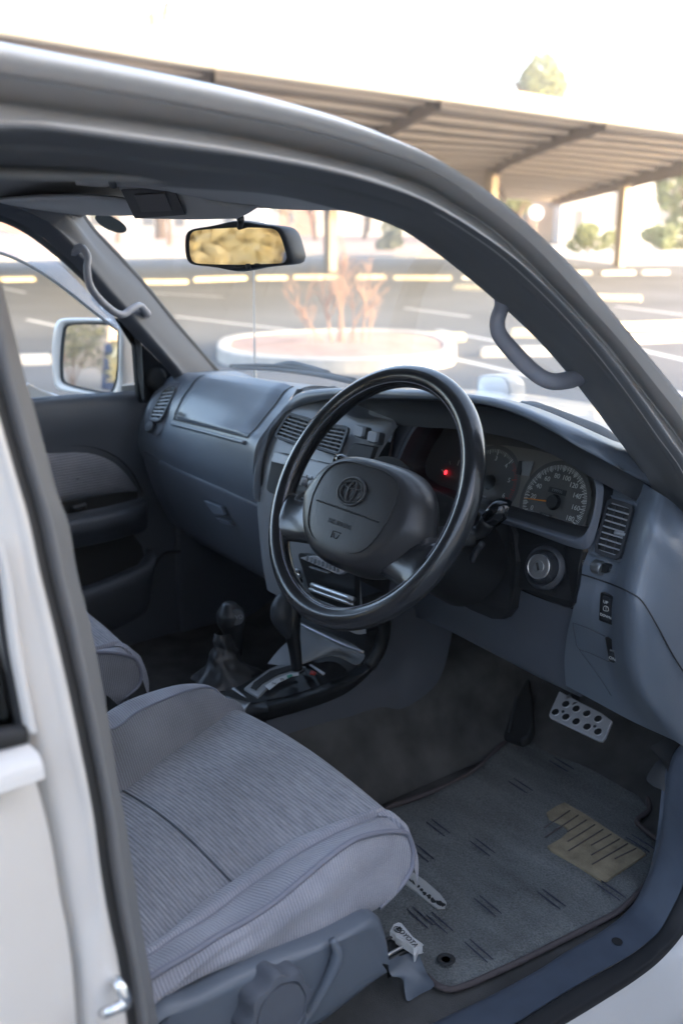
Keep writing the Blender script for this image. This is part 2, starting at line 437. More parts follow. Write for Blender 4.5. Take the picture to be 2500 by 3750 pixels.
# ---- roof skin
def yz(c, X, dz): return [V((X, p.y+.0, p.z+dz)) for p in c]
nr = [p for p in rsil if p.z > 1.648]
rs_ = spline(nr, 30)
L_ = [V((-p.x, p.y, p.z)) for p in rs_]
loft('roof', [o3(rs_, -.02, .003, .004), [V((p.x*.75, p.y+.01, p.z+.022)) for p in rs_], [V((p.x*.4, p.y+.03, p.z+.04)) for p in rs_], [V((0, p.y+.04, p.z+.045)) for p in rs_],
              [V((-p.x*.4, p.y+.03, p.z+.04)) for p in rs_], [V((-p.x*.75, p.y+.01, p.z+.022)) for p in rs_], o3(L_, .0, 0, 0), o3(L_, -.005, 0, -.03)], M['paint'], car, n=40, k=4)

# ---- B pillar strips
DE = [(-60,1900),(10,2190),(70,2500),(130,2720),(165,2825),(205,2966),(245,3131),(280,3341),(305,3466),(325,3616),(335,3750),(345,3900),(350,4100)]
BHL = [(-60,1500),(0,1690),(62,1900),(105,2100),(152,2300),(198,2490),(240,2684),(305,2966),(330,3150),(352,3330),(338,3440),(330,3560),(333,3660),(345,3750),(352,3900),(355,4100)]
BHR = [(-60,1300),(0,1530),(60,1740),(107,1900),(150,2100),(200,2300),(240,2475),(285,2684),(340,2966),(370,3191),(400,3366),(435,3541),(465,3750),(485,3900),(500,4100)]
BIN = [(-40,800),(0,1035),(15,1100),(60,1265),(90,1390),(125,1500),(165,1650),(220,1850),(245,1900),(280,2100),(320,2260),(350,2400),(400,2684),(425,2860),(447,2966),(480,3166),(510,3366),(540,3541),(575,3750),(600,3900),(620,4100)]
GAPc = [(x+40, y) for x, y in BHR]
up_ = lambda c: [c[0]+V((-.04, -.02, .16))]+c
de = spline([S(x, y, .788) for x, y in DE], 60); bhl = spline([S(x, y, .778) for x, y in BHL], 60); bhr = spline([S(x, y, .775) for x, y in BHR], 60)
gp = spline([S(x, y, .756) for x, y in GAPc], 60); bi = spline([S(x, y, .70) for x, y in BIN], 60)
topx = V((-.03, -.0, .22))
de, bhl, bhr, gp, bi = [spline([c[0]+topx*(1.0 if i < 4 else .45)]+c, 70) for i, c in enumerate((de, bhl, bhr, gp, bi))]
loft('door_pillar', [o3(de, -.035, -.012), o3(de, -.022, .0), lerpc(de, bhl, .25, -.012), lerpc(de, bhl, .75, -.004), bhl, lerpc(bhl, bhr, .5, .004), bhr, o3(bhr, -.012, .003)], M['paint'], car, n=100, k=3)
loft('pillar_weatherstrip', [o3(bhr, -.014, .003), o3(bhr, -.03, .006), o3(gp, -.004), lerpc(gp, bi, .12, .012), lerpc(gp, bi, .4, .012), lerpc(gp, bi, .8, .006), bi, o3(bi, -.03, -.01), o3(bi, -.05, -.04)], M['rubber'], car, n=100, k=3,
     label='wide charcoal rubber door seal on the centre pillar')
loft('pillar_gap', [o3(bhr, -.002, .0005), o3(gp, -.002)], M['rubber2'], car, n=100)
# inner trim and body behind
patch('pillar_trim', [[V((.64, -.60, 1.62)), V((.66, -.61, 1.3)), V((.69, -.61, .95)), V((.70, -.62, .55))], [V((.60, -.68, 1.64)), V((.63, -.7, 1.3)), V((.66, -.7, .95)), V((.68, -.7, .55))], [V((.60, -.76, 1.64)), V((.64, -.78, 1.3)), V((.67, -.78, .95)), V((.69, -.78, .55))]], M['garn'], car)
# striker
st = loft('striker_recess', [[S(355,3590,.765), S(415,3600,.765), S(445,3680,.765), S(430,3745,.765)], [S(358,3690,.765), S(372,3720,.765), S(380,3745,.765), S(400,3760,.765)]], M['rubber2'], car, n=12, smooth=False)
lathe('screw_hole', [(0, .0), (.012, .001), (.014, -.003)], M['rubber2'], car, S(402,3725,.775), (1, 0, .2), m=16)
tube('striker', [S(378,3706,.765), S(385,3708,.795), S(425,3692,.80), S(462,3672,.80), S(455,3640,.80), S(428,3598,.795), S(412,3590,.762)], .0045, M['chrome'], car, n=40, m=10, label='bright steel door striker loop')
# rear door: skin, window frame, glass
TOPD = [(-700,2880),(-300,2790),(0,2737),(70,2720),(105,2722),(135,2745),(160,2822)]
td = [S(x, y, .80) for x, y in TOPD]
skinL = [V((.80, -2.2, 1.10)), V((.83, -2.2, .9)), V((.835, -2.2, .6))]
de_low = [S(x+7, y, .803) for x, y in [(160,2822),(205,2966),(245,3131),(280,3341),(305,3466),(325,3616),(335,3750),(345,3900),(350,4100)]]
lo = spline(de_low, 30)
far = [V((p.x+.012, -2.2, p.z*1.0)) for p in lo]; mid = [V((p.x+.008, -1.2, p.z)) for p in lo]; nm = [V((p.x+.006, p.y-.12, p.z)) for p in lo]
loft('rear_door', [o3(lo, -.028, -.002), o3(lo, -.006, -.001), o3(lo, .0, -.006), nm, mid, far], M['paint'], car, n=40, k=4)
_shr = [(S(166,2850,.807), 0), (S(158,2800,.805), .0), (S(140,2757,.798), .004), (S(108,2726,.788), .006), (S(90,2716,.765), .008)]
loft('rear_door_shoulder', [[q_, q_+V((0, -.03, dz_*.3)), q_+V((0, -.1, dz_*.6)), q_+V((0, -.5, dz_)), q_+V((0, -1.6, dz_))] for q_, dz_ in _shr], M['paint'], car, n=40, k=3)
wg = [S(-400,2300,.765), S(-40,2150,.765), S(30,2450,.765), S(92,2690,.765), S(40,2712,.765), S(-400,2790,.765)]
prism('rear_window', wg, (-.004, 0, 0), M['glassd'], car)
WINE = [(-30,1990),(0,2120),(30,2350),(65,2540),(92,2684)]
loft('window_seal', [[S(x-28, y, .772) for x, y in WINE], [S(x, y, .778) for x, y in WINE], [S(x+3, y, .770) for x, y in WINE]], M['rubber2'], car, n=20, k=3)
tube('belt_seal', [S(-300,2755,.778), S(0,2705,.778), S(92,2688,.778)], .008, M['rubber2'], car, n=20)
loft('rear_door_frame', [[S(x, y, .779) for x, y in WINE], [S(x+22, y, .786) for x, y in WINE], [S(x+44, y, .786) for x, y in WINE]], M['paint'], car, n=24, k=3)

# ---- sill
s0 = [V((.655, -.65, .62)), V((.655, -.35, .62)), S(1400,3830,.66)*0+P(1500,3800,Z=.62), P(1791,3651,Z=.62), P(1966,3556,Z=.62), P(2066,3490,Z=.62), P(2216,3401,Z=.618), P(2316,3311,X=.660), P(2366,3216,X=.662), P(2396,3141,X=.664), P(2421,3016,X=.664), P(2436,2875,X=.664), P(2451,2770,X=.664), P(2481,2745,X=.668), P(2560,2640,X=.672)]
s1 = [V((.72, -.65, .648)), V((.725, -.35, .648)), P(1700,3860,X=.728), P(1881,3750,X=.73), P(2040,3650,X=.73), P(2166,3576,X=.73), P(2270,3518,X=.73), P(2336,3476,X=.73), P(2416,3406,X=.73), P(2456,3336,X=.73), P(2500,3246,X=.73), P(2535,3120,X=.73), P(2555,2950,X=.73), P(2590,2800,X=.73), P(2680,2640,X=.73)]
s2 = [V((.752, -.65, .648)), V((.757, -.35, .648)), P(1850,3860,X=.759), P(2026,3750,X=.76), P(2120,3695,X=.76), P(2216,3636,X=.76), P(2320,3570,X=.76), P(2416,3496,X=.76), P(2500,3401,X=.76), P(2550,3310,X=.76), P(2590,3200,X=.76), P(2620,3000,X=.76), P(2660,2850,X=.76), P(2740,2700,X=.76), P(2800,2600,X=.76)]
c0, c1, c2 = (spline(c, 60) for c in (s0, s1, s2))
loft('scuff_plate', [o3(c0, -.006, 0, -.02), c0, lerpc(c0, c1, .2, -.002, -.003, .007), lerpc(c0, c1, .6, 0, -.002, .004), c1], M['sill'], car, n=120, k=4, label='scuffed blue plastic sill plate')
loft('sill_weatherstrip', [o3(c1, -.003, 0, -.006), lerpc(c1, c2, .15, .002, -.008, .006), lerpc(c1, c2, .6, .004, -.006, .004), c2, o3(c2, 0, .003, -.012)], M['rubber2'], car, n=120, k=3)
loft('rocker_panel', [o3(c2, -.004, 0, -.01), o3(c2, .008, -.002, -.012), o3(c2, .028, -.01, -.025), o3(c2, .034, -.012, -.034), o3(c2, .037, -.012, -.030), o3(c2, .055, -.02, -.045), o3(c2, .07, -.02, -.1), o3(c2, .07, -.01, -.25)], M['paint'], car, n=120, k=3)
for x, y in ((2257,3451), (1888,3676)):
    lathe('plate_screw', [(.0001, -.002), (.004, -.001), (.0055, .0035), (.0075, .004)], M['rubber2'], car, P(x, y, Z=.632)-V((0,0,.002)), (.05, 0, 1), m=16)

# ---- floor, tunnel, toe board
patch('floor_carpet', [[V((.02, -1.0, .6)), V((.02, -.3, .6)), V((.02, .3, .6)), V((.02, .5, .6)), V((.02, .66, .72)), V((.02, .75, .95))],
                       [V((.35, -1.0, .59)), V((.35, -.3, .59)), V((.35, .3, .59)), V((.35, .5, .6)), V((.35, .66, .72)), V((.35, .75, .95))],
                       [V((.655, -1.0, .605)), V((.655, -.3, .605)), V((.655, .3, .6)), V((.655, .5, .6)), V((.655, .66, .72)), V((.655, .75, .95))]], M['carpet'], car)
patch('floor_carpet', [[V((-.70, -1.0, .6)), V((-.70, -.3, .6)), V((-.70, .3, .6)), V((-.70, .5, .6)), V((-.70, .66, .72)), V((-.70, .75, .95))],
                       [V((-.10, -1.0, .6)), V((-.10, -.3, .6)), V((-.10, .3, .6)), V((-.10, .5, .6)), V((-.10, .66, .72)), V((-.10, .75, .95))]], M['carpet'], car)
tun = []
for y in (-1.0, -.5, -.1, .2, .45, .75):
    w_ = .0 if y < .3 else .03*(y-.2)
    tun.append([V((-.2-w_, y, .59)), V((-.165-w_, y, .66)), V((-.13-w_, y, .74+w_)), V((-.05, y, .765+w_)), V((.05, y, .765+w_)), V((.125+w_, y, .74+w_)), V((.165+w_, y, .66)), V((.205+w_, y, .6))])
patch('tunnel_carpet', tun, M['carpet'], car, nu=6, nv=4)
patch('kick_panel', [[P(2451,2770,X=.664), P(2380,2740,X=.668), P(2440,2700,X=.672)], [P(2421,3016,X=.662), V((.668, .45, .72)), V((.668, .5, .9))], [P(2396,3141,X=.66), V((.66, .42, .62)), V((.66, .6, .75))]], M['matte'], car)
box('body_side', (.70, .62, .83), (.05, .55, .5), M['matte'], car, bevel=.01)
box('body_side', (-.715, .58, .86), (.05, .62, .56), M['slate2'], car, bevel=.01)
# the open driver door, hinged at the front and swung well clear of the view
hx, hy = .80, .40
dd_ = V((math.sin(R(66)), -math.cos(R(66)), 0)); dn = V((dd_.y, -dd_.x, 0))
def DD(u, z, h=0): return V((hx, hy, 0))+dd_*u+dn*h+V((-.1*max(0, z-1.15), 0, z))
dpan = [[DD(u, z, h) for u in (0, .3, .7, 1.0, 1.06)] for z, h in ((1.18, .02), (1.16, .05), (1.0, .06), (.8, .07), (.55, .03))]
open_door = patch('front_door', dpan, M['slate2'], car, label='open driver door', thick=.0)
patch('door_skin', [[DD(u, z, h) for u in (0, .3, .7, 1.0, 1.06)] for z, h in ((1.18, -.02), (1.1, -.05), (.9, -.065), (.7, -.065), (.5, -.03))], M['paint'], open_door)
tube('door_frame', [DD(.05, 1.17), DD(.35, 1.42), DD(.62, 1.6), DD(.95, 1.66), DD(1.03, 1.58), DD(1.06, 1.17)], .022, M['paint'], open_door, n=40, m=10)
prism('door_glass', [DD(.08, 1.17), DD(.36, 1.40), DD(.62, 1.58), DD(.95, 1.64), DD(1.02, 1.56), DD(1.05, 1.17)], dn*.004, M['glass2'], open_door)
box('firewall', (0, .70, .86), (1.40, .04, .56), M['matte'], car, bevel=.01)
# left body side lower and rear enclosure
box('floor_pan', (0, -.7, .56), (1.5, 3.0, .03), M['jamb'], car)
# ---- windscreen and passenger pillar
GE = [(300,775),(310,787),(350,842),(425,920),(525,1030),(650,1183),(784,1338),(815,1372),(850,1412)]
ge = [SL(x, y, .74) for x, y in GE]
gl_ = spline([ge[0]+V((.03, -.03, .035))]+ge+[ge[-1]+V((-.02, .08, -.08))], 30)
gr_ = spline([S(x, y, .70) for x, y in [(1150,575),(1300,605),(1484,660),(1600,715),(1800,850),(1966,1000),(2096,1140),(2226,1285),(2361,1455),(2500,1640),(2600,1800)]], 30)
gc_ = [V((0, p.y+.05, p.z+.006)) for p in gl_]
gq1 = [V((p.x*.55, p.y+.042, p.z+.005)) for p in gl_]; gq2 = [a_.lerp(b_, .5)+V((0, .018, .002)) for a_, b_ in zip(gc_, gr_)]
ws = loft('windscreen', [gl_, gq1, gc_, gq2, gr_], M['glass'], car, n=30, k=6)
SE = [(-150,770),(0,812),(100,860),(200,935),(300,1025),(435,1165),(475,1215),(487,1250),(500,1455)]
SI = [(-150,745),(0,790),(60,812),(125,852),(240,946),(300,1002),(440,1162),(500,1225),(512,1260),(522,1470)]
RDG = [(235,775),(262,800),(290,860),(360,960),(470,1085),(590,1225),(690,1345),(735,1400)]
OUT = [(-300,700),(-150,735),(0,786),(125,846),(240,940),(300,1000),(430,1165),(525,1265),(600,1340),(640,1392)]
gar = [[SL(x, y, .70) for x, y in OUT], [SL(x, y, .675) for x, y in [(-300,690),(-100,700),(60,760),(160,800),(250,890),(350,1010),(470,1150),(560,1250),(640,1340),(680,1395)]],
       [SL(x, y, .685) for x, y in [(100,700),(170,730),(225,775),(262,830),(330,930),(445,1070),(565,1215),(660,1335),(710,1398)]],
       [SL(x, y, .71) for x, y in [(250,740),(275,790),(310,850),(385,940),(490,1050),(615,1205),(735,1345),(780,1400)]],
       [SL(x-4, y, .735) for x, y in [(290,750),(306,787),(346,842),(421,920),(521,1030),(646,1183),(780,1338),(825,1395)]]]
loft('pillar_garnish', gar, M['garn'], car, n=40, k=4, label='slate grey passenger windscreen pillar trim')
loft('screen_seal', [[SL(x-9, y+2, .732) for x, y in GE[1:]], [SL(x, y, .738) for x, y in GE[1:]], [SL(x+3, y-2, .75) for x, y in GE[1:]]], M['rubber2'], car, n=40, k=2)
garD = [[S(x, y, X_) for x, y in [(1200+i, 700+j) for i, j in ()]+c_] for c_, X_ in (([(1484,805),(1716,955),(1861,1075),(1996,1200),(2116,1328),(2216,1453),(2316,1590),(2400,1720),(2480,1860)], .69), ([(1484,760),(1716,900),(1861,1020),(1996,1130),(2116,1260),(2216,1390),(2316,1510),(2400,1640),(2500,1780)], .66), ([(1484,660),(1716,800),(1861,905),(1996,1040),(2116,1160),(2226,1285),(2361,1455),(2450,1580),(2540,1700)], .695))]
loft('pillar_garnish', garD, M['garn'], car, n=40, k=4)
loft('window_seal', [[SL(x, y, .765) for x, y in SE], [SL((x*2+a)/3, (y*2+b)/3, .735) for (x, y), (a, b) in zip(SE, SI)], [SL(x, y, .715) for x, y in SI], [SL(x+6, y-3, .70) for x, y in SI]], M['rubber2'], car, n=60, k=2)
# passenger grab handle
tube('grab_handle', [SL(272,922,.69), SL(298,906,.655), SL(322,938,.64), SL(320,985,.625), SL(328,1040,.62), SL(362,1092,.62), SL(415,1140,.62), SL(452,1152,.625), SL(482,1132,.635), SL(512,1118,.65), SL(540,1150,.69)],
     [.010, .008, .007, .0078, .008, .008, .0078, .0078, .007, .008, .009], M['handle'], car, n=60, m=8, label='grey passenger grab handle on the far windscreen pillar')
# driver grab handle
tube('grab_handle', [P(1812,1005,X=.545), P(1832,1070,X=.555), P(1836,1120,X=.562), P(1820,1175,X=.565), P(1828,1225,X=.565), P(1880,1290,X=.57), P(1950,1360,X=.58), P(2012,1395,X=.59), P(2080,1392,X=.592), P(2135,1375,X=.590), P(2195,1370,X=.582)],
     [.009, .0088, .009, .0095, .0102, .010, .0102, .011, .0106, .0104, .010], M['handle'], car, n=70, m=16, label='grey driver grab handle on the near windscreen pillar')
# ---- passenger door
XD = -.70
def D(x, y, dx=0): return P(x, y, X=XD+dx)
rows = []
prof = [(1.222, -.03), (1.214, -.004), (1.195, .008), (1.16, .012), (1.10, .004), (1.0, .0), (.93, .0), (.85, .0), (.7, .0), (.6, .0)]
for y in (-1.0, -.3, 0, .2, .35):
    rows.append([V((XD+d, y, z-.045*max(0, y)-.02*min(0, y))) for z, d in prof])
patch('door_trim', rows, M['slate2'], car, nu=8, nv=5, label='dark slate passenger door panel')
ins = [(100,1652),(180,1648),(300,1648),(365,1660),(425,1690),(470,1735),(495,1775),(510,1800),(460,1802),(340,1818),(220,1842),(100,1865)]
insp = [D(x, y, .006) for x, y in ins]
inso = spline(insp, 60, True)
cen = sum((p for p in inso), V((0, 0, 0)))/60
loft('cloth_insert', [[p+V((-.006, 0, 0)) for p in inso], [p+(cen-p)*.02+V((.001, 0, 0)) for p in inso], [p+(cen-p)*.15+V((.004, 0, 0)) for p in inso], [p+(cen-p)*.97+V((.005, 0, 0)) for p in inso]], M['fabDoor'], car, n=60, closed=True, k=1, label='grey cloth panel with curved top in the passenger door')
ARC = [(90,1636),(180,1633),(300,1633),(370,1645),(435,1678),(482,1726),(510,1775),(524,1802)]
loft('insert_groove', [[D(x, y, .006) for x, y in ARC], [D(x-4, y+8, -.003) for x, y in ARC], [D(x-7, y+15, .004) for x, y in ARC]], M['matte'], car, n=40, k=2)  # black colour paints the shade of the recess above the cloth
box('handle_cup', D(214, 1742, .004), (.012, .035, .05), M['matte'], car, bevel=.004)
# armrest with dark pull recess above
arm = []
for (x, y), q in zip([(60,1925),(150,1912),(240,1893),(375,1868),(450,1850),(512,1834),(535,1826)], (1, 1, 1, 1, .9, .5, .1)):
    b = D(x, y, .0)
    arm.append([b+V((-.01, 0, .035)), b+V((.006*q, 0, .004)), b+V((.045*q, 0, .002)), b+V((.055*q, 0, -.008)), b+V((.05*q, 0, -.03)), b+V((.02*q, .0, -.06)), b+V((-.004, 0, -.085))])
patch('armrest', arm, M['slate2'], car, nu=8, nv=5)
prism('pull_recess', [D(60,1875,.003), D(220,1842,.003), D(340,1819,.003), D(470,1801,.003), D(506,1802,.003), D(504,1826,.003), D(380,1858,.003), D(60,1915,.003)], (-.01, 0, 0), M['matte'], car)
tube('window_switch', [D(265,1862,.01), D(315,1850,.012)], .006, M['charc'], car, n=8)
pk = [(120,1990),(260,1948),(340,1928),(420,1922),(480,1948),(520,2000),(528,2035),(505,2066),(420,2104),(300,2150),(150,2200)]
prism('map_pocket', [D(x, y, .003) for x, y in pk], (-.012, 0, 0), M['matte'], car)
lipc = [D(x, y) for x, y in [(120,2212),(300,2152),(420,2106),(505,2068),(530,2040),(534,2010)]]
loft('pocket_lip', [o3(lipc, .0, 0, .0), o3(lipc, .035, 0, .006), o3(lipc, .045, 0, .0), o3(lipc, .045, 0, -.02), o3(lipc, .01, 0, -.12), o3(lipc, -.005, 0, -.14)], M['slate2'], car, n=30, k=3)
tube('speaker_rim', [D(530,2160,.01), D(560,2080,.01), D(600,2030,.01), D(660,2020,.01)], .004, M['charc'], car, n=24)
# belt line seal + glass
tube('belt_seal', [D(60,1484,-.02), D(115,1476,-.02), D(300,1464,-.02), D(500,1453,-.02), D(520,1452,-.02)], .008, M['rubber2'], car, n=30)
patch('door_glass', [[SL(-200,760,.775), SL(0,800,.775), SL(200,925,.775), SL(440,1160,.775), SL(500,1240,.775)], [SL(-200,1490,.775), SL(0,1482,.775), SL(150,1475,.775), SL(350,1462,.775), SL(505,1455,.775)]], M['glass2'], car)
# quarter triangle
tri = [SL(430,1166,.735), SL(478,1215,.735), SL(492,1262,.735), SL(508,1470,.735), SL(530,1500,.735), SL(600,1440,.735), SL(665,1400,.735), SL(640,1378,.735), SL(525,1266,.735)]
prism('mirror_triangle', tri, (-.015, 0, 0), M['matte'], car, bevel=.002)
lathe('tweeter_bump', [(.0, .012), (.018, .011), (.026, .005), (.028, 0)], M['matte'], car, SL(570,1385,.73), (1, 0, .2))
tube('triangle_edge', [SL(505,1235,.725), SL(514,1300,.722), SL(522,1400,.72), SL(530,1470,.72)], .004, M['charc'], car, n=20)
# door outer face + rain deflector
VA = [(-60,905),(0,925),(70,952),(150,996),(230,1052),(310,1115),(380,1170),(430,1208)]
VB = [(-60,800),(0,838),(100,880),(200,950),(290,1035),(370,1115),(420,1162),(450,1195)]
m, t, b_ = new_mat('smoked_deflector'); 
M['defl'] = glass('rain_deflector_acrylic', (.8, .8, .82), dust_veil=.2, veilc=(.8, .82, .9))
loft('rain_deflector', [[SL(x, y, .80) for x, y in VB], [SL((x+a)/2, (y+b)/2, .812) for (x, y), (a, b) in zip(VA, VB)], [SL(x, y, .815) for x, y in VA]], M['defl'], car, n=40, k=3)
tube('deflector_edge', [SL(x, y, .816) for x, y in VA], .0035, M['label'], car, n=40)
# door mirror
mo = spline([P(x, y, X=X) for x, y, X in ((250,1196,-.985),(300,1189,-.94),(400,1190,-.835),(430,1208,-.80),(436,1250,-.797),(436,1340,-.797),(424,1400,-.805),(405,1434,-.822),(330,1424,-.9),(250,1405,-.975),(226,1392,-.995),(219,1360,-1.0),(221,1300,-1.0),(232,1235,-.995))], 72, True)
mc = sum(mo, V((0, 0, 0)))/72
mn = V((.22, -.97, .088)).normalized()
def onp(p, h=0): return p-mn*((p-mc).dot(mn))+mn*h
mo = [onp(p) for p in mo]
def sc_m(k, h, kx=None): return [onp(mc+(p-mc)*k, h) for p in mo]
ho = spline([P(x, y, X=X) for x, y, X in ((225,1172,-1.0),(330,1169,-.92),(438,1176,-.80),(470,1205,-.785),(484,1245,-.78),(489,1350,-.778),(492,1446,-.776),(450,1452,-.79),(415,1452,-.82),(330,1442,-.90),(225,1426,-1.0),(195,1400,-1.02),(183,1330,-1.025),(184,1250,-1.025),(196,1195,-1.015))], 72, True)
ho = [onp(p, .012) for p in ho]
hc = sum(ho, V((0, 0, 0)))/72
mirror_d = loft('door_mirror', [sc_m(1.03, -.004), sc_m(1.06, .004), ho, [hc+(p-hc)*1.03-mn*.012 for p in ho], [hc+(p-hc)*1.02-mn*.04 for p in ho], [hc+(p-hc)*.9-mn*.075 for p in ho], [hc+(p-hc)*.5-mn*.1 for p in ho], [hc+(p-hc)*.02-mn*.105 for p in ho]],
     M['paint'], car, n=72, k=3, closed=True, label='white passenger door mirror housing')
loft('mirror_bezel', [sc_m(1.035, .006), sc_m(1.0, .001), sc_m(.985, -.001)], M['rubber2'], mirror_d, n=72, closed=True)
mk('mirror_glass', sc_m(1.0, .0005), [tuple(range(72))], M['mirror'], mirror_d, smooth=False, label='passenger mirror glass reflecting trees and a pale building')
prism('mirror_base', [SL(440,1412,.80), SL(498,1406,.79), SL(500,1452,.79), SL(448,1452,.80)], (-.02, .02, 0), M['paint'], car, bevel=.003)
# front fender seen below the mirror
patch('front_fender', [[P(100,1400,X=-.86), P(150,1425,X=-.86), P(230,1452,X=-.85), P(300,1470,X=-.85)], [P(60,1440,X=-.87), P(130,1465,X=-.87), P(200,1480,X=-.87), P(300,1500,X=-.87)]], M['paint'], car, thick=.01)
patch('door_skin', [[V((-.79, -1.1, 1.19)), V((-.79, -.2, 1.185)), V((-.79, .3, 1.17))], [V((-.82, -1.1, 1.0)), V((-.82, -.2, 1.0)), V((-.82, .3, 1.0))], [V((-.83, -1.1, .6)), V((-.83, -.2, .6)), V((-.83, .3, .6))]], M['paint'], car, thick=.01)
# pillars and rails of the far side / rear, so that the cabin is enclosed
loft('roof_rail', [[V((-.575, y, 1.63)) for y in (-2.2, -.8, -.2)], [V((-.60, y, 1.60)) for y in (-2.2, -.8, -.2)], [V((-.64, y, 1.62)) for y in (-2.2, -.8, -.2)], [V((-.66, y, 1.69)) for y in (-2.2, -.8, -.2)]], M['paint'], car, n=20, k=3)
for y0, w0 in ((-.72, .12), (-1.6, .14), (-2.18, .1)):
    patch('rear_pillar', [[V((-.62, y0-w0/2, 1.66)), V((-.70, y0-w0/2, 1.4)), V((-.75, y0-w0/2, 1.18))], [V((-.62, y0+w0/2, 1.66)), V((-.70, y0+w0/2, 1.4)), V((-.75, y0+w0/2, 1.18))]], M['garn'], car, thick=.04)
patch('rear_side_trim', [[V((-.72, -2.2, 1.2)), V((-.72, -1.0, 1.2))], [V((-.72, -2.2, .6)), V((-.72, -1.0, .6))]], M['slate2'], car, thick=.08)
patch('rear_side_trim', [[V((.74, -2.2, 1.16)), V((.74, -.8, 1.16))], [V((.74, -2.2, .6)), V((.74, -.8, .6))]], M['slate2'], car, thick=.04)
box('tailgate', (0, -2.22, .9), (1.5, .06, .62), M['paint'], car, bevel=.02)
box('rear_header', (0, -2.2, 1.68), (1.3, .08, .06), M['paint'], car, bevel=.01)

# ---- headliner, visors, map lamp
hl = []
for y in (-2.15, -1.2, -.6, -.3, -.12, -.03, .04):
    dz = 0 if y < -.2 else -.02*(y+.2)/.2
    hl.append([V((.56, min(y, -.08), 1.632+dz)), V((.45, y, 1.655+dz)), V((.2, y+.02, 1.668+dz)), V((0, y+.03, 1.672+dz)), V((-.25, y+.03, 1.668+dz)), V((-.48, y, 1.655+dz)), V((-.585, y, 1.632+dz)), V((-.605, y, 1.60))])
patch('headliner', hl, M['headl'], car, nu=6, nv=5, thick=-.006)
def visor(xa, xb, ya, yb, z, zz, name, lab):
    rows = []
    for i in range(9):
        u = i/8; x = xa+(xb-xa)*u
        e = math.sin(math.pi*min(1, max(0, u*.96+.02)))**.35
        row = []
        for k in range(14):
            a = 2*math.pi*k/14
            cy, cz = math.cos(a), math.sin(a)
            yy = (ya+yb)/2+(yb-ya)/2*math.copysign(abs(cy)**.7, cy)*(.85+.15*e)
            row.append(V((x, yy, z+(zz-z)*(yy-ya)/(yb-ya)+.011*e*math.copysign(abs(cz)**.8, cz))))
        rows.append(row)
    v, f = grid(rows, True); f += [tuple(range(14)), tuple(len(v)-14+k for k in range(14))]
    return mk(name, v, f, M['visor'], car, label=lab, sub=1)
visor(-.60, -.10, -.16, .035, 1.632, 1.607, 'sun_visor', 'grey passenger sun visor folded up')
visor(.08, .57, -.16, .035, 1.640, 1.612, 'sun_visor', 'grey driver sun visor folded up')
# overhead lamp console
LQ = [P(450,692,X=-.10), P(640,684,X=.02), P(684,783,X=.02), P(500,797,X=-.10)]
nrm = (LQ[1]-LQ[0]).cross(LQ[3]-LQ[0]).normalized()
if nrm.z > 0: nrm = -nrm
ct = sum(LQ, V((0, 0, 0)))/4
def qs(k, h, kk=1): return [ct+(p-ct)*k+nrm*h for p in LQ]
OC = [(428,686),(450,672),(650,666),(690,698),(760,733),(850,747),(948,757),(905,785),(862,806),(700,809),(512,805),(488,790)]
ocp = [P(x, y, pl=(nrm, nrm.dot(ct)-.003)) for x, y in OC]
lampc = prism('overhead_console', ocp, -nrm*.09, M['visor'], car, bevel=.005, label='grey overhead console with dark lamp lens')
mk('lamp_bezel', qs(1.0, .0015), [(0, 1, 2, 3)], M['lampf'], lampc, smooth=False, thick=.002)
LL = [P(500,708,X=-.068), P(612,701,X=.0), P(640,765,X=-.005), P(528,770,X=-.075)]
mk('lamp_lens', [p+nrm*.003 for p in [ct+(q-ct)*1 for q in LL]], [(0, 1, 2, 3)], M['frost'], lampc, smooth=False, thick=.003, bevel=.003)
patch('console_plinth', [[P(270,622,X=-.12), P(400,625,X=-.08), P(540,640,X=-.02), P(640,664,X=.03)], [P(290,662,X=-.13), P(400,678,X=-.09), P(450,684,X=-.06), P(640,680,X=.02)]], M['visor'], car, thick=.01)
for x, y in ((415, 672), (532, 660)):
    lathe('lamp_button', [(0, .004), (.007, .003), (.008, 0)], M['charc'], car, P(x, y, X=-.06), nrm, m=14)
# inner mirror
IM = spline([P(x, y, X=-.125+(x-697)/350*.243) for x, y in ((697,900),(699,868),(708,851),(730,844),(870,837),(985,838),(1010,847),(1024,868),(1038,910),(1046,938),(1043,955),(1025,963),(860,966),(745,965),(716,961),(703,946),(698,920))], 64, True)
ic = sum(IM, V((0, 0, 0)))/64
inn = V((.24, -.97, .005)).normalized()
def onq(p, h=0): return p-inn*((p-ic).dot(inn))+inn*h
IM = [onq(CAM+(p-CAM)*((ic-CAM).dot(inn)/((p-CAM).dot(inn)))) for p in IM]
ic = sum(IM, V((0, 0, 0)))/64
def im(k, h, e=0): return [onq(ic+(p-ic)*k+(p-ic).normalized()*e, h) for p in IM]
mir = loft('interior_mirror', [im(1, -.001, .001), im(1, .004, .003), im(1, .003, .009), im(1, -.010, .0125), im(1, -.022, .0115), im(1, -.034, .010), im(1, -.044, .004), im(.8, -.05), im(.02, -.055)], M['charc'], car, n=64, k=2, closed=True, label='black interior mirror showing a golden reflection')
mk('mirror_glass', im(1, 0, .002), [tuple(range(64))], M['mirror'], mir, smooth=False)
tube('mirror_stem', [P(880,797,X=.03), P(882,815,X=.02), P(880,830,X=.0)], [.006, .005, .006], M['charc'], mir, n=12, m=10)
tube('dip_lever', [P(908,966,X=.03), P(909,976,X=.03), P(911,984,X=.03)], [.003, .0035, .0035], M['charc'], mir, n=10, m=10, sx=1.5)
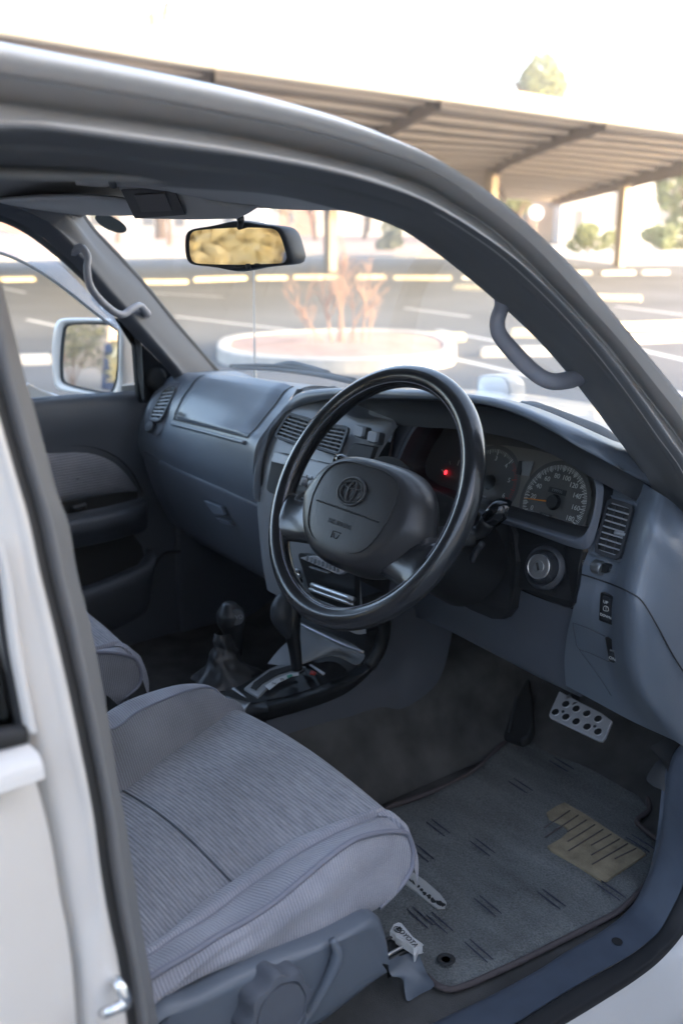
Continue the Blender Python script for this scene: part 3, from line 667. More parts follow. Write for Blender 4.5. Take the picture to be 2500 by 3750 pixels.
# inspection sticker on the glass
es = []
gn = V((-.12, .69, .72)).normalized(); gp_ = gl_[4].lerp(gc_[4], .30)
for k in range(28):
    a = 2*math.pi*k/28
    es.append(P(406+58*math.cos(a), 819+37*math.sin(a)*.72+31*math.cos(a)*.72, pl=(gn, gn.dot(gp_)-.012)))
prism('inspection_sticker', es, (0, .0008, .0008), M['sticker'], car)

# ---- bonnet, cowl, wipers, aerial, corner mirror
bon = []
for X in (-.84, -.80, -.5, 0, .5, .80, .84):
    e = abs(X)
    z0 = -.10 if e > .82 else (-.02 if e > .7 else 0)
    bon.append([V((X, .62-.10*(X/.8)**2, 1.165+z0)), V((X, .85-.1*(X/.8)**2, 1.155+z0)), V((X, 1.2, 1.125+z0)), V((X, 1.6, 1.06+z0)), V((X, 1.85-.1*(X/.8)**2, .98+z0)), V((X, 1.93-.1*(X/.8)**2, .8))])
patch('bonnet', bon, M['paint'], car, nu=6, nv=6)
cow = []
for X in (-.74, -.5, 0, .5, .74):
    y = .56-.11*(X/.74)**2
    cow.append([V((X, y-.06, 1.15)), V((X, y-.01, 1.172)), V((X, y+.06, 1.160))])
patch('cowl', cow, M['rubber2'], car, nu=6, nv=3)
for i in range(18):
    X = .40+i*.012
    box('cowl_slat', (X, .475-.0*i, 1.182), (.004, .05, .008), M['charc'], car)
wp = lambda x, y, h=.0: P(x, y, pl=((0, .69, .72), (gc_[20].y*.69+gc_[20].z*.72)+.02+h))
tube('wiper_arm', [wp(855,1345), wp(1000,1352), wp(1150,1370), wp(1290,1398), wp(1420,1440)], [.004, .005, .006, .008], M['charc'], car, n=30, m=8)
tube('wiper_blade', [wp(845,1340,.004), wp(1000,1340,.006), wp(1150,1362,.006), wp(1300,1392,.004)], .005, M['rubber2'], car, n=30, m=8)
tube('wiper_bridge', [wp(1000,1345,.012), wp(1060,1332,.02), wp(1120,1345,.02), wp(1200,1368,.014)], .008, M['charc'], car, n=16, m=8)
tube('wiper_blade', [wp(1950,1490,.004), wp(2060,1530,.006), wp(2160,1580,.006), wp(2245,1620,.004)], .005, M['rubber2'], car, n=30, m=8)
tube('wiper_arm', [wp(1908,1478), wp(2000,1500), wp(2100,1540), wp(2200,1580), wp(2262,1625), wp(2270,1650)], [.005, .008, .009, .008], M['charc'], car, n=30, m=8)
tube('wiper_bridge', [wp(2010,1510,.012), wp(2090,1532,.02), wp(2130,1560,.02), wp(2210,1590,.012)], .007, M['charc'], car, n=16, m=8)
tube('wiper_bridge', [wp(1910,1482,.012), wp(1960,1483,.02), wp(2040,1512,.016)], .006, M['charc'], car, n=16, m=8)
tube('aerial', [P(936,1420,X=-.80), P(934,1385,X=-.80), P(931,1180,X=-.80), P(929,985,X=-.80), P(928,930,X=-.80)], [.006, .003, .0022, .0018, .0016], M['steel'], car, n=30, m=8, label='thin radio aerial on the far wing')
am = spline([P(x, y, X=X, ) for x, y, X in ((1757,1380,-.70),(1800,1373,-.66),(1845,1378,-.62),(1868,1400,-.60),(1877,1435,-.60),(1872,1470,-.6),(1810,1480,-.66),(1757,1470,-.70),(1750,1425,-.71))], 40, True)
ac = sum(am, V((0, 0, 0)))/40
aux = loft('corner_mirror', [[ac+(p-ac)*.9 for p in am], [ac+(p-ac)*.97+V((.0, -.012, 0)) for p in am], [p+V((0, -.008, 0)) for p in am], [ac+(p-ac)*1.02+V((0, .03, 0)) for p in am], [ac+(p-ac)*.8+V((0, .07, 0)) for p in am], [ac+(p-ac)*.1+V((0, .09, 0)) for p in am]],
     M['paint'], car, n=40, closed=True, k=3, label='small white corner mirror on the far wing')
mk('mirror_glass', [ac+(p-ac)*.9+V((-.004, -.004, 0)) for p in am], [tuple(range(40))], M['mirror'], aux, smooth=False)
tube('mirror_foot', [ac+V((0, .03, -.04)), ac+V((-.02, .03, -.12))], [.02, .03], M['paint'], aux, n=8)
# ================================================================== dashboard
def interp(tab, x):
    for (a, b), (c, d) in zip(tab, tab[1:]):
        if (x-a)*(x-c) <= 0: return b+(d-b)*(x-a)/(c-a)
    return tab[0][1] if abs(x-tab[0][0]) < abs(x-tab[-1][0]) else tab[-1][1]
CF = [(1.34, .29), (1.30, .235), (1.264, .187), (1.219, .150), (1.171, .125), (1.10, .114), (1.0, .118), (.9, .135), (.8, .16)]
DF = [(1.40, .36), (1.30, .29), (1.234, .248), (1.195, .226), (1.156, .208), (1.10, .205), (1.06, .215), (1.0, .24), (.9, .285), (.8, .33), (.7, .37)]
def onF(x, y, tab, h=0):
    Y = .2
    for _ in range(25):
        p = P(x, y, Y=Y); Y = .5*Y+.5*(interp(tab, p.z)-h)
    return P(x, y, Y=Y)
def C_(x, y, h=0): return onF(x, y, CF, h+.008)
def F_(x, y, h=0): return onF(x, y, DF, h)

def px(lst, X): return [P(x, y, X=X) for x, y in lst]
A70 = px([(640,1368),(603,1388),(562,1432),(530,1490),(508,1545),(505,1590),(508,1640),(535,1698)], -.70)
A70 = [A70[0]+V((0, .12, -.01))]+A70
A66 = px([(690,1362),(652,1368),(606,1405),(566,1465),(540,1530),(528,1580),(528,1630),(556,1703)], -.66)
A66 = [A66[0]+V((0, .13, -.01))]+A66
A50 = [V((-.50, *q)) for q in [(.46, 1.222), (.36, 1.256), (.259, 1.273), (.214, 1.242), (.190, 1.212), (.176, 1.182), (.163, 1.15), (.158, 1.115), (.165, 1.081)]]
A58 = [(a+b)/2 for a, b in zip(A66, A50)]
A31 = [V((-.31, *q)) for q in [(.47, 1.232), (.35, 1.268), (.243, 1.287), (.198, 1.252), (.170, 1.218), (.153, 1.196), (.143, 1.16), (.140, 1.12), (.150, 1.085)]]
A15 = [V((-.15, *q)) for q in [(.50, 1.238), (.34, 1.280), (.236, 1.294), (.19, 1.26), (.152, 1.226), (.130, 1.208), (.122, 1.17), (.122, 1.13), (.134, 1.088)]]
A10 = [V((-.105, *q)) for q in [(.50, 1.238), (.34, 1.283), (.232, 1.298), (.185, 1.265), (.146, 1.23), (.124, 1.205), (.116, 1.17), (.116, 1.13), (.132, 1.086)]]
dash = patch('dashboard', [A70, A66, A58, A50, A31, A15, A10], M['slate'], car, nu=8, nv=5, label='blue grey passenger side dashboard')
# rounded end against the door
patch('dash_end', [A70, [p+V((-.02, .03, -.002)) for p in A70], [p+V((-.022, .12, -.006)) for p in A70]], M['slate'], dash, nu=4, nv=5)
loft('dash_side', [A10[2:], [p+V((.003, .012, -.002)) for p in A10[2:]], [p+V((.006, .07, -.004)) for p in A10[2:]]], M['slate'], dash, n=40, k=2)
# airbag lid: raised skin following the dash
def onD(u, v, h=0):
    """u: 0 at the lid's far edge (X=-.50) .. 1 near the centre; v: row index along the profile"""
    X = -.50+.355*u
    rs = [A50, A31, A15]
    i = v; a = int(i); f = i-a
    def row(r): 
        r2 = catm(r, 8); k = min(len(r2)-1, int(round(i*8))); return r2[k]
    if X < -.31: t = (X+.50)/.19; p = row(A50).lerp(row(A31), t)
    else: t = (X+.31)/.16; p = row(A31).lerp(row(A15), t)
    n = V((0, -.75, .6)) if i < 4 else V((0, -.93, .35))
    return p+n*h
lid = []
for i in range(17):
    u = i/16
    row = []
    for j in range(15):
        v = 2.0+3.0*j/14
        ed = min(u*16, (1-u)*16, (14-j)*1.0)
        row.append(onD(u, v, .0035+.0035*min(1, ed/1.0)-.006*(ed < .5)))
    lid.append(row)
v_, f_ = grid(lid)
lido = mk('airbag_lid', v_, f_, M['slate'], dash, label='passenger airbag lid')
loft('lid_groove', [[onD(-.015, 2+3*j/14+.06, .001) for j in range(15)]+[onD(i/16, 5.06, .001) for i in range(17)]+[onD(1.015, 5-3*j/14, .001) for j in range(15)],
                    [onD(.004, 2+3*j/14, .0015) for j in range(15)]+[onD(i/16, 4.93, .0015) for i in range(17)]+[onD(.996, 5-3*j/14, .0015) for j in range(15)]], M['matte'], dash, n=90)
tube('lid_lip', [onD(i/16, 5.28, .002) for i in range(17)], .004, M['slate'], dash, n=40)
Mt = frame3(onD(.10, 4.45, .0085), (1, -.16, .03), (0, .55, .83))
text('airbag_lettering', 'SRS AIRBAG', Mt, .012, M['charc'], dash)
# glovebox
gb = []
for u in range(7):
    t = u/6; X = -.565+.455*t
    c = A50[-1].lerp(A10[-1], t); c = V((X, c.y, c.z))
    gb.append([c+V((0, .012, .004)), c+V((0, .002, -.006)), c+V((0, .010, -.05)), c+V((0, .035, -.12)), c+V((0, .075, -.19)), c+V((0, .15, -.235)), c+V((0, .3, -.24))])
glo = patch('glovebox', gb, M['slate2'], car, nu=4, nv=5, label='dark slate glovebox door')
patch('glovebox_side', [[p+V((-.004, .01, 0)) for p in gb[0]], [p+V((-.11, .02, -.0)) for p in gb[0]], [p+V((-.13, .1, 0)) for p in gb[0]]], M['slate2'], glo)
def onG(x, y): 
    Y = .17
    T = [(1.10, .15), (1.03, .155), (.96, .18), (.90, .21), (.84, .26)]
    for _ in range(20):
        p = P(x, y, Y=Y); Y = .5*Y+.5*interp(T, p.z)
    return P(x, y, Y=Y-.004)
prism('glovebox_latch', [onG(762,1832), onG(825,1855), onG(838,1885), onG(800,1882)], (0, -.012, .002), M['slate'], glo, bevel=.002)
prism('glovebox_latch', [onG(806,1894), onG(852,1907), onG(868,1926), onG(826,1914)], (0, -.012, .002), M['slate'], glo, bevel=.002)

def rrect(pts4, n=8, r=.25):
    """rounded quadrilateral outline through four 3D corners (r: share of each side)"""
    o = []
    for i in range(4):
        a, b, c = pts4[i-1], pts4[i], pts4[(i+1) % 4]
        p = b.lerp(a, r); q = b.lerp(c, r)
        for k in range(n+1):
            t = k/n; o.append(p*(1-t)**2+b*2*t*(1-t)+q*t*t)
    return o
def vent(name, q, nsl, mat_slat, depth=V((0, .03, 0)), vert=0, r=.12, lab=None, framew=.05, slth=.0019, frm='charc', nhat=None, raise_=.002):
    """q: corners top-left, top-right, bottom-right, bottom-left"""
    out = rrect(q, 6, r); c = sum(q, V((0, 0, 0)))/4
    nh = (q[1]-q[0]).cross(q[3]-q[0]).normalized()
    if nh.dot(CAM-c) < 0: nh = -nh
    inn_ = [p+(c-p).normalized()*min(.006, (c-p).length*.2) for p in out]
    fr = loft(name, [[p-nh*.004 for p in out], [p+nh*raise_ for p in out], [p+nh*raise_*.8 for p in inn_], [p-nh*.004 for p in inn_]], M[frm], car, n=len(out), closed=True, angle=30, label=lab)
    mk('vent_dark_plate', [p-nh*.0035 for p in inn_], [tuple(range(len(inn_)))], M['matte'], fr, smooth=False)  # shallow plate, its black stands in for the dark of a deep duct
    for i in range(nsl):
        t = (i+.7)/(nsl+.4)
        a = q[0].lerp(q[3], t); b = q[1].lerp(q[2], t)
        ins_ = .035 if 0 < i < nsl-1 else .09
        a, b = a.lerp(b, ins_), b.lerp(a, ins_)
        up = (q[0]-q[3]).normalized()
        prism('slat', [a+nh*.0005+up*slth/2, b+nh*.0005+up*slth/2, b+nh*.0005-up*slth/2, a+nh*.0005-up*slth/2], -nh*.003, M[mat_slat], fr)
    for i in range(vert):
        t = (i+1)/(vert+1)
        a = q[0].lerp(q[1], t); b = q[3].lerp(q[2], t); sd_ = (q[1]-q[0]).normalized()
        a, b = a.lerp(b, .05), b.lerp(a, .05)
        prism('vane', [a-nh*.001-sd_*.001, a-nh*.001+sd_*.001, b-nh*.001+sd_*.001, b-nh*.001-sd_*.001], -nh*.002, M['charc'], fr)
    return fr, nh
# passenger end vent: tall oval with dark surround
vo = spline([P(x, y, X=X) for x, y, X in ((600,1404,-.665),(640,1397,-.635),(670,1405,-.61),(662,1428,-.60),(632,1475,-.60),(608,1530,-.595),(592,1568,-.59),(572,1592,-.605),(540,1578,-.645),(524,1540,-.672),(530,1500,-.68),(560,1440,-.685))], 48, True)
vn = V((.15, -.8, .5)).normalized()
lift = lambda p, k=.976: CAM+(p-CAM)*k
vo = [lift(p) for p in vo]; voc = sum(vo, V((0, 0, 0)))/48
loft('vent_surround', [[p-vn*.004 for p in vo], [p+vn*.003 for p in vo], [voc+(p-voc)*.93+vn*.001 for p in vo], [voc+(p-voc)*.85-vn*.001 for p in vo], [voc+(p-voc)*.02-vn*.003 for p in vo]], M['slate2'], dash, n=48, closed=True, k=1)
q = [P(603,1424,X=-.655), P(657,1410,X=-.61), P(592,1548,X=-.595), P(545,1540,X=-.655)]
vent('air_vent', [lift(p)+vn*.003 for p in q], 9, 'stack', r=.3, lab='tall side air vent at the passenger end of the dashboard', vert=1, slth=.003)
lathe('vent_wheel', [(.0001, .008), (.012, .007), (.014, 0)], M['charc'], dash, lift(P(556,1566,X=-.635))+vn*.002, vn, m=18)

# ---- centre stack
cs_rows = []
for X in (-.120, -.099, -.03, .05, .12, .162, .172):
    e = .022 if X in (-.120, .172) else .007
    cs_rows.append([V((X, interp(CF, z)+e+(.02 if z > 1.285 else 0), z)) for z in (1.292, 1.28, 1.25, 1.22, 1.19, 1.15, 1.10, 1.04, .98, .92)])
stack = patch('centre_panel', cs_rows, M['stack'], car, nu=5, nv=4, label='silver grey centre dashboard panel')
loft('panel_seam', [px([(1087,1424),(1045,1497),(990,1567),(961,1632),(945,1700),(941,1770),(948,1838)], -.102), [p+V((.012, .004, 0)) for p in px([(1087,1424),(1045,1497),(990,1567),(961,1632),(945,1700),(941,1770),(948,1838)], -.102)]], M['matte'], dash, n=40, thick=.002)
vent('air_vent', [C_(1058,1510,.002), C_(1146,1535,.002), C_(1098,1635,.002), C_(1002,1600,.002)], 7, 'stack', vert=3, r=.14, lab='left of the two centre air vents')
vent('air_vent', [C_(1190,1550,.002), C_(1281,1563,.002), C_(1243,1670,.002), C_(1145,1640,.002)], 7, 'stack', vert=3, r=.14, lab='right of the two centre air vents')
# rocker switches and pocket
for x, y in ((1320, 1580), (1370, 1600)):
    qq = [C_(x-18, y-24, .004), C_(x+22, y-16, .004), C_(x+12, y+30, .004), C_(x-26, y+18, .004)]
    s_ = prism('rocker_switch', rrect(qq, 4, .2), (0, .012, -.003), M['charc'], car, bevel=.001)
    cc = sum(qq, V((0, 0, 0)))/4
    prism('switch_cap', rrect([cc+(p-cc)*.8+V((0, -.004, .002)) for p in qq], 4, .2), (0, .008, 0), M['stack'], s_, bevel=.001)
prism('card_slot', [C_(1292,1625,.002), C_(1368,1640,.002), C_(1350,1690,.002), C_(1262,1680,.002)], (0, .01, 0), M['matte'], car)
# radio, climate controls
def on_stack(name, pts, mat, h, th=.012, par=None, bev=.0015, r=.12, lab=None):
    qq = [C_(x, y, h) for x, y in pts]
    return prism(name, rrect(qq, 4, r), (0, th, -th*.2), M[mat], par or car, bevel=bev, label=lab)
on_stack('stack_surround', [(1000,1652),(1270,1715),(1210,1880),(972,1800)], 'matte', .0025)
on_stack('stack_lid', [(1004,1655),(1085,1678),(1068,1708),(992,1690)], 'stack', .006)
ra = on_stack('radio', [(1118,1680),(1250,1714),(1225,1768),(1105,1738)], 'stack', .007, lab='silver fronted car radio behind the steering wheel')
on_stack('radio_keys', [(1105,1742),(1222,1772),(1215,1785),(1100,1756)], 'charc', .008)
for i in range(6):
    on_stack('radio_button', [(1108+i*19,1735+i*5),(1122+i*19,1739+i*5),(1120+i*19,1746+i*5),(1106+i*19,1742+i*5)], 'stack', .010, th=.004, bev=.0005)
on_stack('heater_panel', [(1100,1748),(1212,1778),(1196,1830),(1085,1796)], 'charc', .008)
for i in range(3):
    lathe('heater_knob', [(0, .010), (.006, .009), (.008, 0)], M['stack'], car, C_(1115+i*34, 1765+i*9, .009), (0, -1, .25), m=18)
on_stack('stack_trim', [(1075,1815),(1200,1850),(1195,1862),(1070,1826)], 'stack', .008)
on_stack('lower_stack', [(1085,2020),(1300,2070),(1298,2240),(1150,2220)], 'black', .004)
lo1 = on_stack('ashtray_grip', [(1095,2042),(1150,2034),(1268,2090),(1240,2105)], 'alu', .012, lab='ribbed bright tray front under the wheel boss')
for i in range(9):
    p = C_(1125+i*14, 2045+i*5.2, .02)
    box('grip_rib', p, (.003, .004, .008), M['stack'], lo1)
on_stack('ashtray_line', [(1130,2073),(1200,2095),(1200,2100),(1135,2080)], 'stack', .012, th=.006, bev=.0005)
for i, (a, b) in enumerate((((1142,2142),(1296,2196)), ((1135,2158),(1294,2214)))):
    tube('tray_bar', [C_(*a, .016), C_(*b, .016)], .0045-.001*i, M['steel'], car, n=8)
tube('tray_bar', [C_(1142,2192,.016), C_(1230,2226,.016)], .0025, M['stack'], car, n=8)

# ---- brow over centre and instruments
BTL = [(930,1800),(936,1740),(948,1680),(972,1610),(1015,1535),(1055,1480)]
BLL = [(950,1838),(946,1770),(958,1700),(980,1630),(1020,1562),(1058,1512)]
BT = [(1095,1443),(1140,1428),(1245,1420),(1425,1424),(1560,1427),(1640,1432),(1716,1443),(1816,1458),(1916,1489),(2036,1540),(2126,1580),(2216,1622),(2300,1663),(2346,1690),(2400,1722)]
BL = [(1095,1480),(1150,1462),(1245,1452),(1370,1456),(1500,1459),(1625,1463),(1726,1475),(1816,1492),(1916,1527),(2020,1580),(2096,1625),(2180,1670),(2250,1707),(2341,1755),(2431,1812)]
def YB(x): return interp([(1000, .20), (1250, .20), (1450, .17), (1750, .165), (2100, .17), (2250, .205), (2340, .25), (2500, .36)], x)
bt = [P(x, y, X=-.108) for x, y in BTL]+[P(x, y, Y=YB(x)+.012) for x, y in BT]; bl = [P(x, y, X=-.094) for x, y in BLL]+[P(x, y, Y=YB(x)-.004) for x, y in BL]
bt_ = spline(bt, 90); bl_ = spline(bl, 90)
kk = lambda p: min(1, max(0, (p.z-1.24)/.05))
brow = loft('dash_top_pad', [[V((p.x*.88, p.y+.03+(.53-p.y)*kk(p), p.z+(min(p.z-.10, 1.22)-p.z)*kk(p))) for p in bt_], [p+V((-.10*p.x*kk(p), .01+.15*kk(p), -.052*kk(p))) for p in bt_], [p+V((-.03*p.x*kk(p), .003+.057*kk(p), -.003-.011*kk(p))) for p in bt_], bt_, lerpc(bt_, bl_, .35, 0, -.007, .004), lerpc(bt_, bl_, .75, 0, -.006, .001), bl_, o3(bl_, 0, .008, -.004), o3(bl_, 0, .03, -.003)],
     M['slate'], car, n=120, k=4, label='smooth blue grey dashboard top pad over the gauges')
# cluster rim and bezel
RIM = [(1448,1700),(1500,1590),(1550,1533),(1600,1508),(1650,1497),(1750,1500),(1830,1515),(1916,1543),(1980,1577),(2036,1612),(2086,1645),(2126,1680),(2170,1735),(2188,1785),(2183,1850),(2168,1910),(2148,1950),(2115,1971),(2050,1955),(1950,1925),(1861,1897),(1700,1852),(1560,1812),(1455,1762)]
OUTR = [(1420,1690),(1440,1560),(1500,1480),(1590,1470),(1660,1476),(1750,1485),(1830,1500),(1916,1532),(1990,1570),(2046,1600),(2096,1630),(2146,1662),(2190,1712),(2205,1785),(2200,1850),(2186,1920),(2160,2000),(2125,2014),(2050,1992),(1950,1955),(1861,1925),(1700,1885),(1560,1850),(1415,1800)]
def YR(z): return .205+.32*(z-1.2)
def onR(x, y, h=0):
    Y = .2
    for _ in range(20):
        p = P(x, y, Y=Y); Y = .5*Y+.5*(YR(p.z)-h)
    return P(x, y, Y=Y)
rim = spline([onR(x, y) for x, y in RIM], 96, True); outr = spline([onR(x, y, .0) for x, y in OUTR], 96, True)
bez = loft('gauge_bezel', [[p+V((0, .002, 0)) for p in outr], [p.lerp(q_, .55)+V((0, -.004, 0)) for p, q_ in zip(outr, rim)], [p.lerp(q_, .9)+V((0, -.006, 0)) for p, q_ in zip(outr, rim)], rim, [p+V((0, .006, 0)) for p in rim]], M['slate2'], car, n=96, closed=True, k=3, label='dark slate hood around the gauges')
# instrument plate plane
SC = P(2034, 1842, X=.462)
ez = V((0, -math.cos(R(22)), math.sin(R(22)))); ey = V((0, math.sin(R(22)), math.cos(R(22)))); ex = V((1, 0, 0))
def onI(x, y, h=0): return P(x, y, pl=(ez, ez.dot(SC)+h))
rc = sum(rim, V((0, 0, 0)))/96
inner = []
for p in rim:
    q_ = p+V((0, .03, 0)); d = (ez.dot(SC)-ez.dot(q_)); t = d/ez.dot(V((0, 1, -.10)).normalized())
    inner.append(q_+V((0, 1, -.10)).normalized()*t)
loft('gauge_hood', [[p+V((0, .005, 0)) for p in rim], [p.lerp(q_, .5) for p, q_ in zip(rim, inner)], inner], M['charc'], bez, n=96, closed=True, k=2)
clu = mk('gauge_cluster', [p for p in inner], [tuple(range(96))], M['dial'], car, smooth=False, label='instrument cluster with speedometer and rev counter')
# lighter plate behind the dials
plate = [(1720,1655),(1770,1628),(1860,1632),(1960,1648),(2040,1668),(2100,1698),(2150,1750),(2165,1800),(2158,1860),(2140,1930),(2060,1915),(1960,1880),(1860,1850),(1720,1815)]
mk('gauge_plate', [onI(x, y, .003) for x, y in plate], [tuple(range(len(plate)))], M['dialp'], clu, smooth=False)
def dial(c, r, a0, a1, n_major, n_minor, nums, red_from=None, numr=.72, sz=.0092, cut=-.62):
    o = c+ez*.0045
    def pt(a, rr, h=0): return o+ex*math.cos(a)*rr+ey*math.sin(a)*rr+ez*h
    pl_ = [pt(2*math.pi*k/64, r*1.12) for k in range(64)]
    lowz = cut*r
    pl_ = [p+ey*max(0, lowz-(p-o).dot(ey)) for p in pl_]
    d_ = mk('dial', pl_, [tuple(range(64))], M['dial'], clu, smooth=False)
    vs, fs, vr, fr_ = [], [], [], []
    tot = n_major*n_minor
    for i in range(tot+1):
        a = a0+(a1-a0)*i/tot
        big = i % n_minor == 0
        w_ = .0008 if big else .00035; l_ = .0095 if big else .0055
        if n_minor > 4 and i % (n_minor//2) == 0 and not big: l_ = .0075; w_ = .0006
        t_ = V((0, 0, 0)); 
        ra, rb = r*1.0, r*1.0-l_
        dx = -math.sin(a); dy = math.cos(a)
        A = [pt(a, ra, .0005)+(ex*dx+ey*dy)*w_, pt(a, ra, .0005)-(ex*dx+ey*dy)*w_, pt(a, rb, .0005)-(ex*dx+ey*dy)*w_, pt(a, rb, .0005)+(ex*dx+ey*dy)*w_]
        if red_from is not None and i/tot >= red_from: k0 = len(vr); vr += A; fr_.append((k0, k0+1, k0+2, k0+3))
        else: k0 = len(vs); vs += A; fs.append((k0, k0+1, k0+2, k0+3))
    mk('scale_marks', vs, fs, M['white'], d_, smooth=False)
    if vr: mk('red_scale_marks', vr, fr_, M['redp'], d_, smooth=False)
    for s_, t in nums:
        a = a0+(a1-a0)*t
        text('numeral', s_, frame3(pt(a, r*numr, .0006), ex, ey), sz, M['white'], d_)
    return d_, pt
sa0, sa1 = R(205), R(-25)
dsp, pts_ = dial(SC, .0565, sa0, sa1, 18, 5, [(str(20*i), i/9) for i in range(10)], sz=.0105, numr=.70)
tube('needle', [pts_(R(186), .006, .004), pts_(R(186), .054, .003)], [.0014, .0005], M['orange'], dsp, n=6, m=6)
lathe('needle_hub', [(0, .006), (.010, .006), (.012, 0)], M['matte'], dsp, pts_(0, 0, .0005), ez, m=24)
prism('odometer', [pts_(0, 0)+ex*a+ey*b+ez*.0005 for a, b in ((-.016, .013), (.016, .013), (.016, .021), (-.016, .021))], ez*.0006, M['matte'], dsp)
text('odometer_digits', '199996', frame3(pts_(0, 0)+ey*.017+ez*.0015, ex, ey), .0068, M['dimw'], dsp)
prism('trip_meter', [pts_(0, 0)+ex*a+ey*b+ez*.0005 for a, b in ((-.018, -.027), (.004, -.027), (.004, -.019), (-.018, -.019))], ez*.0006, M['matte'], dsp)
text('trip_digits', '6649', frame3(pts_(0, 0)+ex*-.007+ey*-.023+ez*.0015, ex, ey), .0068, M['dimw'], dsp)
text('unit_lettering', 'km/h', frame3(pts_(0, 0)+ex*-.036+ey*-.021+ez*.001, ex, ey), .006, M['dimw'], dsp)
TC = onI(1798, 1768)
dtc, ptt = dial(TC, .0535, R(205), R(-22), 6, 10, [(str(i), i/6) for i in range(7)], red_from=.70, sz=.0105)
lathe('needle_hub', [(0, .006), (.010, .006), (.012, 0)], M['matte'], dtc, ptt(0, 0, .0005), ez, m=24)
tube('needle', [ptt(R(203), .006, .004), ptt(R(203), .044, .003)], [.0014, .0005], M['orange'], dtc, n=6, m=6)
text('unit_lettering', 'x1000r/min', frame3(ptt(0, 0)+ex*-.01+ey*-.024+ez*.001, ex, ey), .0055, M['dimw'], dtc)
FC = onI(1665, 1760)
dfc, ptf = dial(FC, .034, R(160), R(20), 2, 2, [], sz=.006)
prism('warning_lamp', [ptf(R(40), .030)+ex*a+ey*b for a, b in ((-.0026, -.0034), (.0018, -.0034), (.0026, 0), (.0018, .003), (-.0018, .0038), (-.0028, .0006))], ez*.001, M['redlit'], clu, label='small red warning lamp, lit')
bpy.data.objects['warning_lamp'].data.transform(Matrix.Translation(onI(1632, 1730, .008)-ptf(R(40), .030)))
prism('gear_window', [onI(1912,1690,.005), onI(1932,1690,.005), onI(1955,1690,.005), onI(1938,1745,.005), onI(1910,1740,.005)], ez*.001, M['dimw'], clu)
prism('gear_window_frame', [onI(1900,1688,.004), onI(1918,1688,.004), onI(1905,1740,.004), onI(1888,1735,.004)], ez*.001, M['matte'], clu)
for (a, b) in (((1880,1868),(1925,1878)), ((1935,1882),(1990,1895))):
    prism('warning_window', [onI(a[0], a[1], .006), onI(b[0], b[1], .006), onI(b[0]-3, b[1]+18, .006), onI(a[0]-3, a[1]+18, .006)], ez*.001, M['dimw'] if a[0] < 1900 else M['charc'], clu)
prism('cluster_lower_ledge', [onI(1860,1885,.01), onI(2140,1955,.01), onI(2110,1975,.01), onI(1860,1905,.01)], (0, -.03, -.0), M['charc'], clu)
lens = [p.lerp(q_, .62) for p, q_ in zip(rim, inner)]
mk('cluster_lens', [p for p in lens], [tuple(range(96))], M['clear'], clu, smooth=True)

# ---- plain panel between centre stack and gauges
patch('dash_infill', [[C_(1250,1462,-.03), C_(1220,1480,-.02), C_(1300,1530,-.004), C_(1432,1546,-.006), C_(1420,1680,-.006), C_(1400,1800,-.006)],
                      [onR(1400,1462,-.03), onR(1400,1466,-.012), onR(1430,1500,-.006), onR(1448,1560,-.004), onR(1432,1690,-.003), onR(1425,1800,-.003)],
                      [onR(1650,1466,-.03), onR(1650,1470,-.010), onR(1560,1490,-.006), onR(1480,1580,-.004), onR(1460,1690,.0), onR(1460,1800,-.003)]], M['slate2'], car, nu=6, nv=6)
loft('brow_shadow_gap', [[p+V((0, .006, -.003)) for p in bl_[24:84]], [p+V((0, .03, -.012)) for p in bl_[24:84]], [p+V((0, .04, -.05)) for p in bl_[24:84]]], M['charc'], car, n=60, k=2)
# curved lip of the gauge hood, left
tube('hood_lip', [onR(1440,1720,.002), onR(1500,1592,.003), onR(1550,1535,.003), onR(1600,1508,.003), onR(1655,1497,.003)], .0025, M['slate'], bez, n=30)

# ---- driver end of the dash
def rowF(pts, h=0): return [F_(x, y, h) if X is None else P(x, y, X=X) for x, y, X in pts]
DR = [
 [(2178,1672,None),(2250,1712,None),(2341,1762,None),(2412,1806,.660),(2455,1835,.672),(2530,1905,.69)],
 [(2196,1740,None),(2270,1775,None),(2345,1812,None),(2402,1850,.670),(2460,1905,.690),(2530,1965,.712)],
 [(2203,1800,None),(2265,1822,None),(2325,1850,None),(2378,1905,.680),(2455,1990,.706),(2540,2060,.712)],
 [(2197,1880,None),(2240,1900,None),(2300,1930,None),(2350,1980,.678),(2440,2070,.706),(2540,2150,.712)],
 [(2175,1960,None),(2215,1990,None),(2275,2020,None),(2326,2060,.677),(2420,2150,.706),(2540,2240,.712)],
 [(2140,2050,None),(2190,2075,None),(2252,2100,None),(2305,2135,.676),(2400,2215,.706),(2540,2320,.712)],
 [(2120,2110,None),(2175,2125,None),(2240,2150,None),(2293,2185,.676),(2385,2260,.706),(2540,2390,.712)],
 [(2105,2180,None),(2165,2200,None),(2235,2230,None),(2288,2265,.676),(2380,2330,.706),(2540,2460,.712)],
 [(2095,2240,None),(2160,2270,None),(2232,2310,None),(2288,2350,.676),(2390,2420,.706),(2540,2540,.712)],
 [(2080,2300,None),(2150,2340,None),(2235,2390,None),(2300,2440,.678),(2410,2520,.706),(2540,2620,.712)],
 [(2070,2360,None),(2150,2410,None),(2250,2480,None),(2335,2545,.680),(2430,2600,.706),(2550,2680,.712)],
 [(2065,2430,None),(2160,2490,None),(2280,2560,None),(2390,2630,.682),(2460,2665,.706),(2560,2730,.712)],
 [(2070,2510,None),(2180,2570,None),(2310,2640,None),(2440,2700,.684),(2482,2722,.700),(2560,2780,.712)],
]
drp = patch('driver_dash_panel', [rowF(r) for r in DR], M['slate'], car, nu=4, nv=6, label='blue grey dashboard end panel on the driver side')
